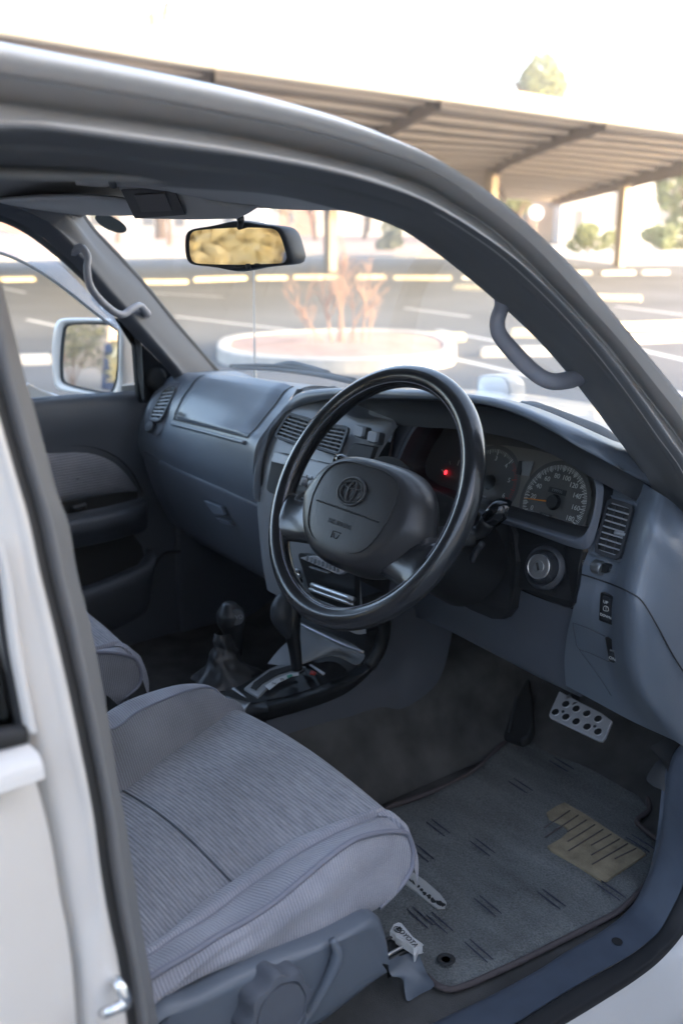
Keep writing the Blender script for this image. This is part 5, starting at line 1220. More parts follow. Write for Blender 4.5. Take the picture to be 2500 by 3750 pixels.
# worn woven badge on the mat
BDG = [(1466,3222),(1490,3190),(1515,3196),(1560,3228),(1610,3272),(1634,3305),(1628,3322),(1600,3324),(1565,3300),(1520,3262)]
under(prism('woven_badge', [P(x, y, Z=ZM+.006) for x, y in BDG], (0, 0, -.003), M['badge'], None, label='worn white woven badge with black marks'), mat_)
random.seed(5)
bmv, bmf = [], []
def blot(cx, cy, w_, h_, ang):
    n0 = len(bmv); k = 9
    for i in range(k):
        a = 2*math.pi*i/k; r_ = random.uniform(.6, 1.1)
        x = math.cos(a)*w_*r_; y = math.sin(a)*h_*r_
        bmv.append(P(cx+x*math.cos(ang)-y*math.sin(ang), cy+x*math.sin(ang)+y*math.cos(ang), Z=ZM+.0066))
    bmf.append(tuple(range(n0, n0+k)))
for cx, cy, w_, h_, an in ((1487,3208,5,14,-.5),(1500,3222,12,4,.8),(1512,3230,4,13,-.4),(1532,3246,5,7,.3),(1544,3258,8,7,.6),(1553,3272,11,8,.8),(1570,3283,12,9,.7),(1583,3297,14,10,.7),(1606,3306,14,11,.5),(1620,3313,11,9,.3)):
    blot(cx, cy, w_, h_, an)
under(mk('badge_marks', bmv, bmf, M['matte'], None, smooth=False, kind='stuff'), mat_)

# ================================================================== seats
def z_(c, dz): return [p+V((0, 0, dz)) for p in c]
def Sx(x, y, X): return P(x, y, X=X)
seamL = [V((.235, -.62, .80)), V((.25, -.50, .82)), P(460,2892,Z=.852), P(600,2782,Z=.862), P(700,2712,Z=.868), P(780,2655,Z=.872), P(852,2601,Z=.876)]
seamR = [V((.56, -.62, .855)), P(535,3482,Z=.862), P(600,3442,Z=.86), P(720,3322,Z=.862), P(840,3237,Z=.864), P(1050,3092,Z=.88), P(1200,3032,Z=.892), P(1380,2972,Z=.898)]
a = spline(seamL, 12); b = spline(seamR, 12)
NS = 30
sl_ = spline(seamL, NS); sr_ = spline(seamR, NS)
def nose(c, d1=(0, .022, -.012), d2=(0, .034, -.05), d3=(0, .015, -.12), d4=(0, -.03, -.15)):
    e = c[-1]; return c+[e+V(d1), e+V(d2), e+V(d3), e+V(d4)]
def seat(off, name, lab, left_bolster=True, shield=True):
    st_ = []
    T = lambda pts: [p+off for p in pts]
    root = patch_curves(name, [nose(lerpc(sl_, sr_, t, 0, 0, .012*math.sin(math.pi*t))) for t in [0, .03]+[i/10 for i in range(1, 10)]+[.97, 1]], off, M['fabC'], car, lab)
    # left bolster
    crest = [V((.13, -.62, .90)), V((.14, -.50, .92)), P(405,2675,Z=.915), P(500,2612,Z=.92), P(600,2565,Z=.922), P(700,2528,Z=.918), P(780,2521,Z=.905), P(820,2560,Z=.89)]
    outl = [V((.10, -.62, .90)), P(300,2700,Z=.915), P(400,2606,Z=.915), P(480,2560,Z=.918), P(600,2520,Z=.918), P(690,2507,Z=.915), P(770,2520,Z=.90), P(825,2562,Z=.885)]
    cr_ = spline(crest, NS); ou_ = spline(outl, NS)
    inn1 = lerpc(sl_, cr_, .35, 0, 0, .004); inn2 = lerpc(sl_, cr_, .7, 0, 0, .006)
    low1 = [p+V((-.03, -.0, -.03)) for p in ou_]; low2 = [p+V((-.04, -.0, -.10)) for p in ou_]; low3 = [p+V((-.02, -.02, -.18)) for p in ou_]
    nb = (0, .016, -.012), (0, .024, -.04), (0, .01, -.10), (0, -.03, -.14)
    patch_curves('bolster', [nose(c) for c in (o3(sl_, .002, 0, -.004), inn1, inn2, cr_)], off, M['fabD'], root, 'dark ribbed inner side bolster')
    patch_curves('bolster_top', [nose(c, *nb) for c in (cr_, lerpc(cr_, ou_, .5, -.0, 0, .004), ou_, low1, low2, low3)], off, M['fabS'], root, None)
    tube('bolster_seam', T([p+V((0, 0, .001)) for p in cr_]), .0016, M['piping'], root, n=60, m=6)
    # right bolster
    stitch = [V((.60, -.62, .885)), P(535,3510,Z=.885), P(640,3440,Z=.882), P(770,3360,Z=.880), P(900,3262,Z=.882), P(1080,3140,Z=.892), P(1220,3062,Z=.897), P(1390,2990,Z=.895)]
    pipe = [V((.635, -.62, .86)), P(550,3582,X=.637), P(700,3492,X=.636), P(800,3427,X=.634), P(900,3372,X=.632), P(1000,3307,X=.630), P(1080,3242,X=.627), P(1200,3142,X=.622), P(1300,3074,X=.616), P(1400,3048,X=.604), P(1450,3046,X=.598), P(1486,3054,X=.594)]
    pipe2 = [P(1486,3054,X=.594), P(1500,3085,X=.594), P(1508,3130,X=.596), P(1500,3185,X=.600), P(1470,3235,X=.606), P(1430,3280,X=.612), P(1385,3322,X=.618)]
    bottom = [V((.632, -.62, .79)), P(555,3680,X=.64), P(700,3590,X=.64), P(850,3535,X=.64), P(1000,3485,X=.638), P(1200,3410,X=.634), P(1330,3356,X=.626), P(1385,3324,X=.618)]
    st = spline(stitch, NS); pi_ = spline(pipe, NS); bt2 = spline(bottom, NS)
    patch_curves('bolster', [nose(o3(sr_, -.002, 0, -.004), *nb), nose(lerpc(sr_, st, .3, 0, 0, .008), *nb), nose(lerpc(sr_, st, .8, 0, 0, .008), *nb), nose(st, *nb)], off, M['fabS'], root, 'ribbed outer side bolster')
    # between stitch and piping the cloth sags a little
    def sag(c, k): return [p+V((.001*math.sin(i*.9), 0, .0035*math.sin(i*.75+k))) for i, p in enumerate(c)]
    patch_curves('bolster_strip', [o3(st, 0, 0, .001), sag(lerpc(st, pi_, .3, .004, 0, .004), 0), sag(lerpc(st, pi_, .65, .005, 0, .003), 1), o3(pi_, -.001, 0, .001)], off, M['fabS'], root, None)
    tube('bolster_seam', T([p+V((0, 0, .0015)) for p in st]), .0012, M['piping'], root, n=60, m=6)
    tube('piping', T([p+V((.001, 0, .001)) for p in pipe]+[p+V((.001, .001, 0)) for p in pipe2[1:]]), .0032, M['piping'], root, n=110, m=8)
    # front nose of the bolster
    # side panel
    full = spline(pipe+pipe2[1:5], NS)
    rows = [full]
    for t, dx in ((.2, .006), (.45, .010), (.7, .009), (.9, .006), (1.0, 0)):
        r = []
        for i, (p, q_) in enumerate(zip(full, bt2)):
            f = min(1, i/20)
            wr = .0035*math.sin(i*.55+t*9)*math.sin(math.pi*t)*(1.2-f*.6)
            r.append(p.lerp(q_, t)+V((dx*(.4+.6*math.sin(math.pi*min(1, i/NS+.1)))+wr, 0, 0)))
        rows.append(r)
    patch_curves('side_panel', rows, off, M['fabS'] if shield else M['fabD'], root, 'corduroy seat side panel')
    # front closing face between nose of bolster and piping
    nz = [P(1380,2972,Z=.898), P(1420,2966,Z=.898), P(1450,2985,Z=.89), P(1478,3015,Z=.88), P(1488,3056,X=.592)]
    patch_curves('bolster_nose', [[P(1385,2990,Z=.899), P(1420,2985,Z=.897), P(1450,3000,Z=.892), P(1470,3025,Z=.885), P(1480,3052,X=.595)], [P(1378,2970,Z=.8985), P(1420,2966,Z=.898), P(1455,2988,Z=.889), P(1480,3018,Z=.878), P(1488,3054,X=.591)],
        [P(1378,2970,Z=.8985)+V((-.02, .02, -.03)), V((.565, -.115, .87)), V((.575, -.108, .85)), V((.585, -.105, .82)), V((.59, -.11, .79))]], off, M['fabS'], root, None)
    nA = [st[-1].lerp(pi_[-1], t)+V((.004*math.sin(math.pi*t), 0, .004*math.sin(math.pi*t))) for t in (0, .25, .5, .75, 1)]
    nB = [P(1385,2990,Z=.899), P(1420,2985,Z=.897), P(1450,3000,Z=.892), P(1470,3025,Z=.885), P(1480,3052,X=.595)]
    patch_curves('bolster_nose', [[p+V((-.006, -.012, 0)) for p in nA], nA, [(p+q_)/2+V((.003, .001, .002)) for p, q_ in zip(nA, nB)], nB, [p+V((0, .006, -.006)) for p in nB]], off, M['fabS'], root, None)
    fc = P(1425, 2998, Z=.876)
    if 0: loft('bolster_fill', [[fc+off+V((math.cos(a)*math.cos(b)*.022, math.sin(a)*math.cos(b)*.032, math.sin(b)*.018)) for a in [2*math.pi*k/20 for k in range(20)]] for b in (-1.5, -.9, -.4, 0, .4, .9, 1.5)], M['fabS'], root, n=20, closed=True, k=2)
    # cushion cross seams
    cs_ = lerpc(sl_, sr_, 0)
    def cross(f):
        pts = []
        for t in [i/12 for i in range(13)]:
            i = f(t); c = lerpc(sl_, sr_, t, 0, 0, .012*math.sin(math.pi*t)+.001); k = min(NS-2, int(i)); pts.append(c[k].lerp(c[k+1], i-k))
        return pts
    i0 = min(range(NS), key=lambda i: abs(sl_[i].y+.345)); i1 = min(range(NS), key=lambda i: abs(sr_[i].y+.345))
    tube('cushion_seam', T(cross(lambda t: i0+(i1-i0)*t)), .0013, M['slate2'], root, n=50, m=6)
    if shield:
        SHT = [V((.650, -.62, .775)), P(560,3700,X=.652), P(700,3640,X=.653), P(850,3565,X=.653), P(1000,3500,X=.652), P(1200,3425,X=.650), P(1330,3365,X=.646), P(1375,3352,X=.642), P(1392,3375,X=.640), P(1412,3450,X=.640), P(1418,3520,X=.640)]
        SHM = [V((.662, -.62, .73)), P(560,3780,X=.662), P(700,3725,X=.664), P(850,3650,X=.664), P(1000,3580,X=.664), P(1150,3510,X=.662), P(1260,3460,X=.659), P(1320,3440,X=.656), P(1350,3440,X=.652), P(1375,3480,X=.650), P(1400,3530,X=.647)]
        SHB = [V((.660, -.62, .63)), P(700,3990,X=.660), P(850,3930,X=.660), P(1000,3850,X=.660), P(1080,3800,X=.658), P(1180,3740,X=.656), P(1290,3655,X=.652), P(1340,3615,X=.650), P(1380,3585,X=.647), P(1400,3572,X=.645), P(1412,3560,X=.642)]
        sh_ = [spline(c, NS) for c in (SHT, SHM, SHB)]
        shd = patch_curves('side_shield', [[p+V((-.02, 0, .0)) for p in sh_[0]], sh_[0], lerpc(sh_[0], sh_[1], .35, .006), sh_[1], lerpc(sh_[1], sh_[2], .5, .003), sh_[2], [p+V((-.03, 0, 0)) for p in sh_[2]]], off, M['garnblue'], root, 'slate plastic seat side shield')
        tube('shield_crease', [P(1215,3440,X=.664), P(1235,3490,X=.668), P(1215,3560,X=.668), P(1150,3680,X=.665), P(1100,3760,X=.662)], [.004, .007, .006, .006, .004], M['garnblue'], shd, n=30, m=10)
        kc = P(985, 3672, X=.668); kx = V((1, .05, .1)).normalized()
        k1 = V((0, 1, 0)); k1 = (k1-kx*k1.dot(kx)).normalized(); k2 = kx.cross(k1)
        def kr(r, h, amp): return [kc+kx*h+(k1*math.cos(a)+k2*math.sin(a))*(r*(1+amp*math.copysign(abs(math.cos(8*a))**.8, math.cos(8*a)))) for a in [2*math.pi*i/96 for i in range(96)]]
        kb_ = loft('height_knob', [kr(.041, -.008, .07), kr(.041, .014, .07), kr(.038, .020, .07), kr(.032, .0215, .02), kr(.0305, .0185, 0), kr(.0295, .0215, 0), kr(.0, .022, 0)], M['slate2'], root, n=96, closed=True, label='round lobed seat height knob', angle=35)
        # slide rail and white tag
        rl = prism('seat_rail', [P(1400,3440,Z=.66), P(1442,3412,Z=.66), P(1500,3450,Z=.66), P(1505,3475,Z=.655), P(1418,3520,Z=.65)], (0, 0, -.03), M['black'], root, bevel=.002)
        tube('rail_edge', [P(1415,3500,Z=.662), P(1490,3458,Z=.662)], .0025, M['steel'], rl, n=6, m=8)
        tube('rail_edge', [P(1405,3448,Z=.664), P(1445,3424,Z=.664)], .002, M['charc'], rl, n=6, m=8)
        rc_ = patch_curves('rail_cover', [[P(1418,3520,Z=.652), P(1505,3478,Z=.652), P(1535,3500,Z=.650)], [P(1425,3560,Z=.635), P(1490,3530,Z=.64), P(1560,3560,Z=.635)], [P(1440,3578,Z=.63), P(1485,3575,Z=.63), P(1590,3610,Z=.615)], [P(1470,3572,Z=.628), P(1490,3640,Z=.610), P(1540,3640,Z=.606)], [P(1480,3575,Z=.627), P(1488,3663,Z=.604), P(1525,3650,Z=.604)]], off, M['garnblue'], root, 'grey plastic cover on the end of the seat rail')
        tg = [P(1426,3410,Z=.672), P(1440,3384,Z=.672), P(1458,3376,Z=.672), P(1470,3380,Z=.672), P(1512,3430,Z=.672), P(1545,3456,Z=.672), P(1548,3462,Z=.668), P(1530,3470,Z=.666), P(1522,3495,Z=.664), P(1515,3500,Z=.664), P(1510,3470,Z=.670), P(1490,3455,Z=.672), P(1470,3445,Z=.672), P(1448,3430,Z=.672), P(1445,3420,Z=.672)]
        tgo = prism('white_rail_cap', tg, (0, 0, -.012), M['label'], root, bevel=.002, label='white plastic cap lettered TOYOTA')
        up3 = V((0, 0, 1)); d1 = (P(1510,3452,Z=.674)-P(1466,3408,Z=.674)).normalized()
        text('cap_lettering', 'TOYOTA', frame3(P(1489,3431,Z=.6745), d1, up3.cross(d1)), .0108, M['matte'], tgo)
        ec = P(1455, 3404, Z=.6745); e2_ = up3.cross(d1)
        for a_, b_, oy in ((.0062, .0048, 0), (.0022, .0042, 0), (.0048, .0018, .002)):
            tube('cap_emblem', [ec+d1*math.cos(q)*a_+e2_*(math.sin(q)*b_+oy) for q in [2*math.pi*k/24 for k in range(24)]], .0005, M['matte'], tgo, closed=True, n=30, m=5)
    # backrest
    bk = []
    for i in range(7):
        t = i/6; z = .86+.56*t; y = -.60-.18*t-.02*t*t; w_ = .26-.05*t*t
        bk.append([V((.37+w_*math.copysign(abs(math.cos(a))**.6, math.cos(a)), y-.06+.06*math.copysign(abs(math.sin(a))**.8, math.sin(a)), z)) for a in [2*math.pi*k/24 for k in range(24)]])
    bk.append([V((.37, -.84, 1.44))+(p-V((.37, -.84, 1.42)))*.3 for p in bk[-1]])
    loft('backrest', [T(r) for r in bk], M['fabC'], root, n=24, closed=True, k=3)
    if not shield: return root
    hd = []
    for z, s_ in ((1.46, .4), (1.48, 1), (1.54, 1.05), (1.6, .95), (1.62, .3)):
        hd.append([V((.37+.12*s_*math.cos(a), -.83+.045*s_*math.sin(a), z)) for a in [2*math.pi*k/20 for k in range(20)]])
    loft('headrest', [T(r) for r in hd], M['fabS'], root, n=20, closed=True, k=3)
    return root
def patch_curves(name, curves, off, mat, parent, lab=None, nv=3):
    n = 60
    rs = [spline([p+off for p in c], n) for c in curves]
    out = [catm([r[j] for r in rs], nv) for j in range(n)]
    rows2 = [[out[j][i] for j in range(n)] for i in range(len(out[0]))]
    v_, f_ = grid(rows2)
    return mk(name, v_, f_, mat, parent, label=lab)
M['garnblue'] = pm('slate_seat_plastic', (.115, .135, .165), .42, bump=(900, .2, .0006))
seat(V((0, 0, 0)), 'front_seat', 'grey ribbed cloth driver seat cushion')
seat(V((-.715, .0, -.025)), 'front_seat', 'grey cloth passenger seat beyond the console', shield=False)
patch('seat_belt_buckle', [[P(384,2540,X=-.10), P(420,2572,X=-.10)], [P(384,2620,X=-.10), P(430,2590,X=-.10)]], M['matte'], car, thick=.02)
# ================================================================== the place outside
M['asph'] = pm('asphalt', (.125, .128, .133), .85, bump=(60, .4, .01), var=.22, vscale=.35)
M['gravel'] = pm('pink_gravel', (.44, .31, .26), .95, bump=(30, .6, .03), var=.2, vscale=3)
M['conc'] = pm('concrete', (.5, .47, .42), .9, bump=(40, .4, .004), var=.12, vscale=4)
M['concy'] = pm('worn_yellow_paint', (.78, .66, .44), .85, bump=(40, .4, .004), var=.25, vscale=12)
M['concw'] = pm('pale_concrete', (.52, .49, .45), .9, bump=(40, .4, .004), var=.15, vscale=8)
M['line'] = pm('road_paint', (.62, .62, .62), .8, var=.2, vscale=20)
M['roofd'] = pm('tan_corrugated_deck', (.34, .31, .29), .7, var=.1, vscale=1)
M['purl'] = pm('tan_steel', (.7, .62, .54), .6)
M['girder'] = pm('brown_steel', (.25, .21, .175), .6)
M['post'] = pm('painted_post', (.46, .37, .26), .6)
M['fascia'] = pm('pale_fascia', (.85, .83, .77), .5)
M['stucco'] = pm('white_stucco', (.6, .6, .58), .9, var=.04, vscale=1)
M['stuccop'] = pm('pink_stucco', (.45, .25, .2), .9, var=.1, vscale=1)
M['stuccot'] = pm('tan_stucco', (.52, .40, .30), .9, var=.1, vscale=1)
M['wing'] = pm('window_glass_grey', (.14, .15, .17), .15)
M['rooft'] = pm('grey_roof', (.3, .27, .25), .8)
M['bark'] = pm('bark', (.13, .09, .065), .9, bump=(30, .6, .02))
M['leafg'] = pm('green_leaves', (.2, .23, .11), .8, var=.35, vscale=2)
M['leafd'] = pm('grey_green_leaves', (.17, .18, .12), .8, var=.35, vscale=2)
M['leafy'] = pm('golden_leaves', (.85, .74, .45), .8, var=.08, vscale=1.2)
M['twig'] = pm('dry_pink_twigs', (.44, .29, .22), .9)
M['tagw'] = pm('white_sign', (.8, .8, .8), .5)
M['bin'] = pm('navy_bin', (.03, .05, .12), .5)

g = mk('ground', [(-420, -420, 0), (420, -420, 0), (420, 420, 0), (-420, 420, 0)], [(0, 1, 2, 3)], M['asph'], None, smooth=False, kind='structure')
def sheet(name, pts, mat, z):
    o = mk(name, [P(x, y, Z=z) for x, y in pts], [tuple(range(len(pts)))], mat, None, smooth=False, kind='structure')
    return o
# raised gravel beds with kerbs along their near edge
def bed(pts, z=.12):
    top = [P(x, y, Z=z) for x, y in pts]
    o = prism('gravel_bed', top, (0, 0, -z-.05), M['gravel'], None); o['kind'] = 'structure'; return o
bed([(-900,960),(0,945),(430,935),(1060,925),(1500,932),(1900,925),(1980,905),(1960,860),(1500,852),(1000,850),(400,850),(-300,856),(-900,880)])
def kerb(pts, w_=.15, h=.14):
    c = [P(x, y, Z=0) for x, y in pts]
    n = 40; s = spline(c, n); v, f = [], []
    for i, p in enumerate(s):
        t = (s[min(n-1, i+1)]-s[max(0, i-1)]).normalized(); nn = V((-t.y, t.x, 0))
        for a, b in ((0, -.02), (0, h-.02), (.02, h), (w_, h), (w_, -.02)): v.append(p+nn*a+V((0, 0, b)))
    for i in range(n-1):
        for k in range(4): f.append((i*5+k, i*5+k+1, i*5+k+6, i*5+k+5))
    return mk('kerb', v, f, M['concw'], None, smooth=False, kind='structure')
kerb([(-900,975),(0,957),(430,946),(1060,938),(1500,944),(1900,940),(2050,930)])
sheet('pavement', [(2010,935),(2010,900),(2380,892),(2800,890),(2800,965),(2300,972)], M['concw'], .02)
# planted island with rounded kerb
ring = [(797,1262),(815,1240),(900,1224),(1080,1212),(1290,1206),(1480,1210),(1600,1225),(1660,1250),(1668,1275),(1640,1295),(1500,1312),(1250,1320),(1000,1312),(850,1295),(800,1278)]
rt = spline([P(x, y, Z=.15) for x, y in ring], 80, True); rcn = sum(rt, V((0, 0, 0)))/80
isl = loft('island', [[V((p.x, p.y, -.02)) for p in rt], rt, [rcn+(p-rcn)*.985+V((0, 0, .012)) for p in rt], [rcn+(p-rcn)*.90+V((0, 0, .012)) for p in rt], [rcn+(p-rcn)*.895+V((0, 0, -.02)) for p in rt]], M['concw'], None, n=80, closed=True, k=0, smooth=False)
tag(isl, 'round kerbed planting island with pink gravel in front of the bonnet', 'traffic island')
gi = loft('gravel_fill', [[rcn+(p-rcn)*.90+V((0, 0, -.004)) for p in rt], [rcn+(p-rcn)*.5+V((0, 0, .03)) for p in rt], [rcn+(p-rcn)*.02+V((0, 0, .04)) for p in rt]], M['gravel'], isl, n=80, closed=True, k=2)
random.seed(11)
def facing_box(name, x0, x1, yb, zt, deep, mat, parent=None, z0=0, d=None):
    """an upright block whose near face stands on the ground line seen at y=yb from x0 to x1"""
    a, b = P(x0, yb, Z=0), P(x1, yb, Z=0)
    if d: pass
    n = V((b.y-a.y, -(b.x-a.x), 0)).normalized()
    if n.dot(V((CAM.x, CAM.y, 0))-a) > 0: n = -n
    poly = [a+V((0, 0, z0)), b+V((0, 0, z0)), b+n*deep+V((0, 0, z0)), a+n*deep+V((0, 0, z0))]
    return prism(name, poly, (0, 0, zt-z0), mat, parent), n
# dry shrub on the island
sb = empty('dry_shrub', tuple(P(1250, 1262, Z=.16)), 'leafless pinkish dry shrub growing on the round island', 'shrub')
c0_ = V(sb.location)
st_v = []
def twig(p, d, L, r, lev, out):
    n = 4; pts = [p]; q_ = p.copy(); dd = d.normalized()
    for i in range(n):
        dd = (dd+V((random.uniform(-.16, .16), random.uniform(-.16, .16), random.uniform(-.05, .12)))).normalized()
        q_ = q_+dd*L/n; pts.append(q_.copy())
    out.append((pts, r))
    if lev:
        for k in range(5 if lev > 1 else 4):
            i = random.randint(2, n); a = random.uniform(0, 6.28)
            twig(pts[i], dd+V((math.cos(a), math.sin(a), .3))*.8, L*random.uniform(.35, .6), r*.55, lev-1, out)
def merge_tubes(name, lst, mat, parent, m=4, **kw):
    v, f = [], []
    for pts, r in lst:
        n0 = len(v)
        for i, p in enumerate(pts):
            t = (pts[min(len(pts)-1, i+1)]-pts[max(0, i-1)]).normalized(); s = t.orthogonal().normalized(); q_ = t.cross(s)
            rr = r*(1-.5*i/len(pts))
            for k in range(m): v.append(p+s*math.cos(2*math.pi*k/m)*rr+q_*math.sin(2*math.pi*k/m)*rr)
        for i in range(len(pts)-1):
            for k in range(m): f.append((n0+i*m+k, n0+i*m+(k+1) % m, n0+(i+1)*m+(k+1) % m, n0+(i+1)*m+k))
    return mk(name, v, f, mat, parent, **kw)
tw = []
for dx, lean, hh, rr in ((-.46, -.2, .44, .008), (-.36, -.38, .50, .010), (-.26, -.42, .62, .013), (-.12, -.30, .66, .02), (-.05, .05, .72, .016), (.02, -.02, .80, .022), (.12, .10, .70, .014), (.20, -.12, .62, .013), (.30, .05, .52, .016), (.40, .18, .46, .012)):
    twig(c0_+RT*dx*.8+V((0, 0, -.01)), V((0, 0, 1))+RT*lean, hh*.92, rr*.8, 3, tw)
under(merge_tubes('stems', [t for t in tw if t[1] > .005], M['twig'], None), sb)
o_ = under(merge_tubes('twigs', [t for t in tw if t[1] <= .005], M['twig'], None, m=3, kind='stuff'), sb)

# wheel stops
def stop(x0, y0, x1, y1, mat, lab):
    a, b = P(x0, y0, Z=0), P(x1, y1, Z=0); c = (a+b)/2
    t = (b-a).normalized(); n = V((-t.y, t.x, 0)); L = (b-a).length
    e = empty_mesh = None
    v, f = [], []
    prof = ((-.0, 0), (.03, .085), (.055, .11), (.13, .11), (.155, .085), (.18, 0))
    for u, k in ((-L/2, .0), (-L/2+.03, 1), (L/2-.03, 1), (L/2, .0)):
        for py, pz in prof: v.append(t*u+n*py+V((0, 0, pz if k else pz*.82)))
    for i in range(3):
        for k in range(5): f.append((i*6+k, i*6+k+1, (i+1)*6+k+1, (i+1)*6+k))
    f.append((0, 1, 2, 3, 4, 5)); f.append((23, 22, 21, 20, 19, 18))
    o = mk('wheel_stop', v, f, mat, None, smooth=False); o.location = c
    tag(o, lab, 'wheel stop', 'concrete wheel stops of the car park')
for a in [
 (500,1042,690,1040,'concy','far wheel stop just right of the far pillar garnish'),
 (715,1032,905,1026,'concy','far wheel stop below and behind the inner mirror'),
 (940,1026,1052,1024,'concy','short looking far wheel stop left of the carport post'),
 (1075,1022,1245,1022,'concy','far wheel stop right in front of the carport post'),
 (1305,1022,1410,1022,'concy','far wheel stop above the right half of the dry shrub'),
 (1440,1024,1650,1026,'concy','far wheel stop right of the dry shrub'),
 (1690,1024,1800,1024,'concw','far wheel stop half hidden by the near windscreen pillar'),
 (2060,1006,2165,1006,'concw','pale far wheel stop next to the outside of the roof pillar'),
 (2205,1007,2325,1005,'concw','pale far wheel stop at the foot of the right carport post'),
 (2352,1005,2450,1004,'concw','pale far wheel stop nearest the picture edge, beyond the right post'),
 (1660,1060,1880,1068,'concy','lone yellow wheel stop beyond the driver grab handle'),
 (2130,1098,2345,1104,'concy','lone yellow wheel stop outside, below the right carport post'),
 (1440,1246,1700,1252,'concy','yellow wheel stop touching the right end of the island'),
 (1868,1234,2040,1238,'concy','yellow wheel stop framed by the driver grab handle, the farther one'),
 (1765,1308,2022,1304,'concw','pale wheel stop behind the driver grab handle, the nearer one'),
 (2262,1212,2620,1200,'concy','farther of the two big wheel stops right of the windscreen pillar'),
 (2280,1262,2505,1250,'concw','nearer of the two big wheel stops right of the windscreen pillar'),
 (-160,1034,130,1030,'concy','yellow wheel stop seen through the passenger window'),
 (-200,1345,186,1335,'concw','broad pale wheel stop behind the passenger door mirror'),
]: stop(*a[:4], M[a[4]], a[5])
# painted bay lines
def bay(x0, y0, x1, y1, w_=.1):
    a, b = P(x0, y0, Z=.004), P(x1, y1, Z=.004); t = (b-a).normalized(); n = V((-t.y, t.x, 0))*w_/2
    mk('road_marking', [a-n, b-n, b+n, a+n], [(0, 1, 2, 3)], M['line'], None, smooth=False, kind='structure')
for l in [(640,1158,1090,1212),(1090,1212,1500,1260),(100,1170,330,1220),(-200,1010,95,1072),(1640,1308,2060,1405),(1480,1128,1720,1160),(1600,1208,1880,1262),(2260,1262,2620,1345),(2420,1420,2700,1510),(550,1072,820,1088),(2250,1120,2700,1180)]:
    bay(*l)

# ---- carport
cp = empty('carport', tuple(P(1803, 1000, Z=0)), 'long open carport with sloping ribbed deck on brown girders and slim posts', 'carport')
def U(o): return under(o, cp)
def H(x, y, z): return P(x, y, Z=z)
ZF, ZM_, ZB = 3.8, 3.0, 2.45
FR = [H(-500, 40, ZF), H(0, 112, ZF), H(775, 240, ZF), H(1610, 358, ZF), H(2210, 443, ZF), H(2560, 490, ZF), H(2850, 525, ZF)]
def dpt(x, y, d): return P(x, y, D=d)
BK = [dpt(-900, 690, 34), dpt(-300, 700, 34), dpt(500, 712, 35), dpt(1300, 716, 38), dpt(1820, 726, 42), dpt(1930, 734, 44), dpt(2010, 742, 45)]
MID = [dpt(-500, 440, 22), dpt(0, 478, 24), dpt(700, 540, 27), dpt(1208, 592, 30.5), dpt(1803, 618, 31.5), dpt(2100, 648, 33), dpt(2287, 668, 34)]
fr, md, bk = spline(FR, 31), spline(MID, 31), spline(BK, 31)
def cs3(i, t):   # point on the deck, i along 0..30, t across 0..1
    j = min(29, int(i)); f_ = i-j
    A_ = fr[j].lerp(fr[j+1], f_); B_ = md[j].lerp(md[j+1], f_); C2 = bk[j].lerp(bk[j+1], f_)
    return A_.lerp(B_, t/.55) if t < .55 else B_.lerp(C2, (t-.55)/.45)
rows = [[cs3(i, t/20) + V((0, 0, .12)) for t in range(21)] for i in range(31)]
v, f = grid(rows)
U(mk('roof_deck', v, f, M['roofd'], None, thick=-.03, label='tan ribbed metal deck seen from below'))
for k in range(15):
    t = .04+.93*k/14
    U(tube('purlin', [cs3(i, t)+V((0, 0, .03)) for i in range(0, 31, 2)], .075, M['purl'], None, n=24, m=4))
def girder(i0, i1, name='girder'):
    pts = [cs3(i0+(i1-i0)*t/8, t/8)+V((0, 0, -.09)) for t in range(9)]
    v, f = [], []
    for p in pts:
        for a, b in ((-.07, -.14), (.07, -.14), (.07, .14), (-.07, .14)): v.append(p+V((0, 1, 0)).cross(V((0, 0, 1)))*a+V((0, 0, b)))
    for i in range(8):
        for k in range(4): f.append((i*4+k, i*4+(k+1) % 4, i*4+4+(k+1) % 4, i*4+4+k))
    return U(mk(name, v, f, M['girder'], None, smooth=False))
def near_i(line, x):
    best = min(range(301), key=lambda k: abs(proj(line[min(29, int(k/10))].lerp(line[min(30, int(k/10)+1)], k/10-int(k/10)))[0]-x))
    return best/10
def proj(p):
    v_ = p-CAM; d = v_.dot(LOOK); return (1250+F_PX*v_.dot(RT)/d, 1875-F_PX*v_.dot(UP)/d)
for fx_, mx_ in ((775, 560), (1610, 1208), (2210, 1803), (2780, 2287)):
    a = near_i(fr, fx_); b = near_i(md, mx_); girder(a, min(30, a+(b-a)/.55))
girder(30, 30)
U(tube('fascia', [p+V((0, 0, .09)) for p in fr], .17, M['fascia'], None, n=60, m=4, label='bright pale fascia along the near edge'))
U(tube('edge_glow', [p+V((0, 0, .30)) for p in fr], .035, pm('backlit_glow_orange', (.8, .55, .33), .6), None, n=60, m=4))  # thin orange bar paints the backlit glow along the roof edge
for x, yb, yt, d in ((1208, 990, 592, 30.5), (1803, 985, 618, 31.5), (2287, 975, 668, 34)):
    t_ = P(x, yt, D=d); t_ = V((t_.x, t_.y, 0))
    zt = P(x, yt, D=d).z
    U(box('post', (t_.x, t_.y, zt/2), (.3, .3, zt), M['post'], None, bevel=.01))

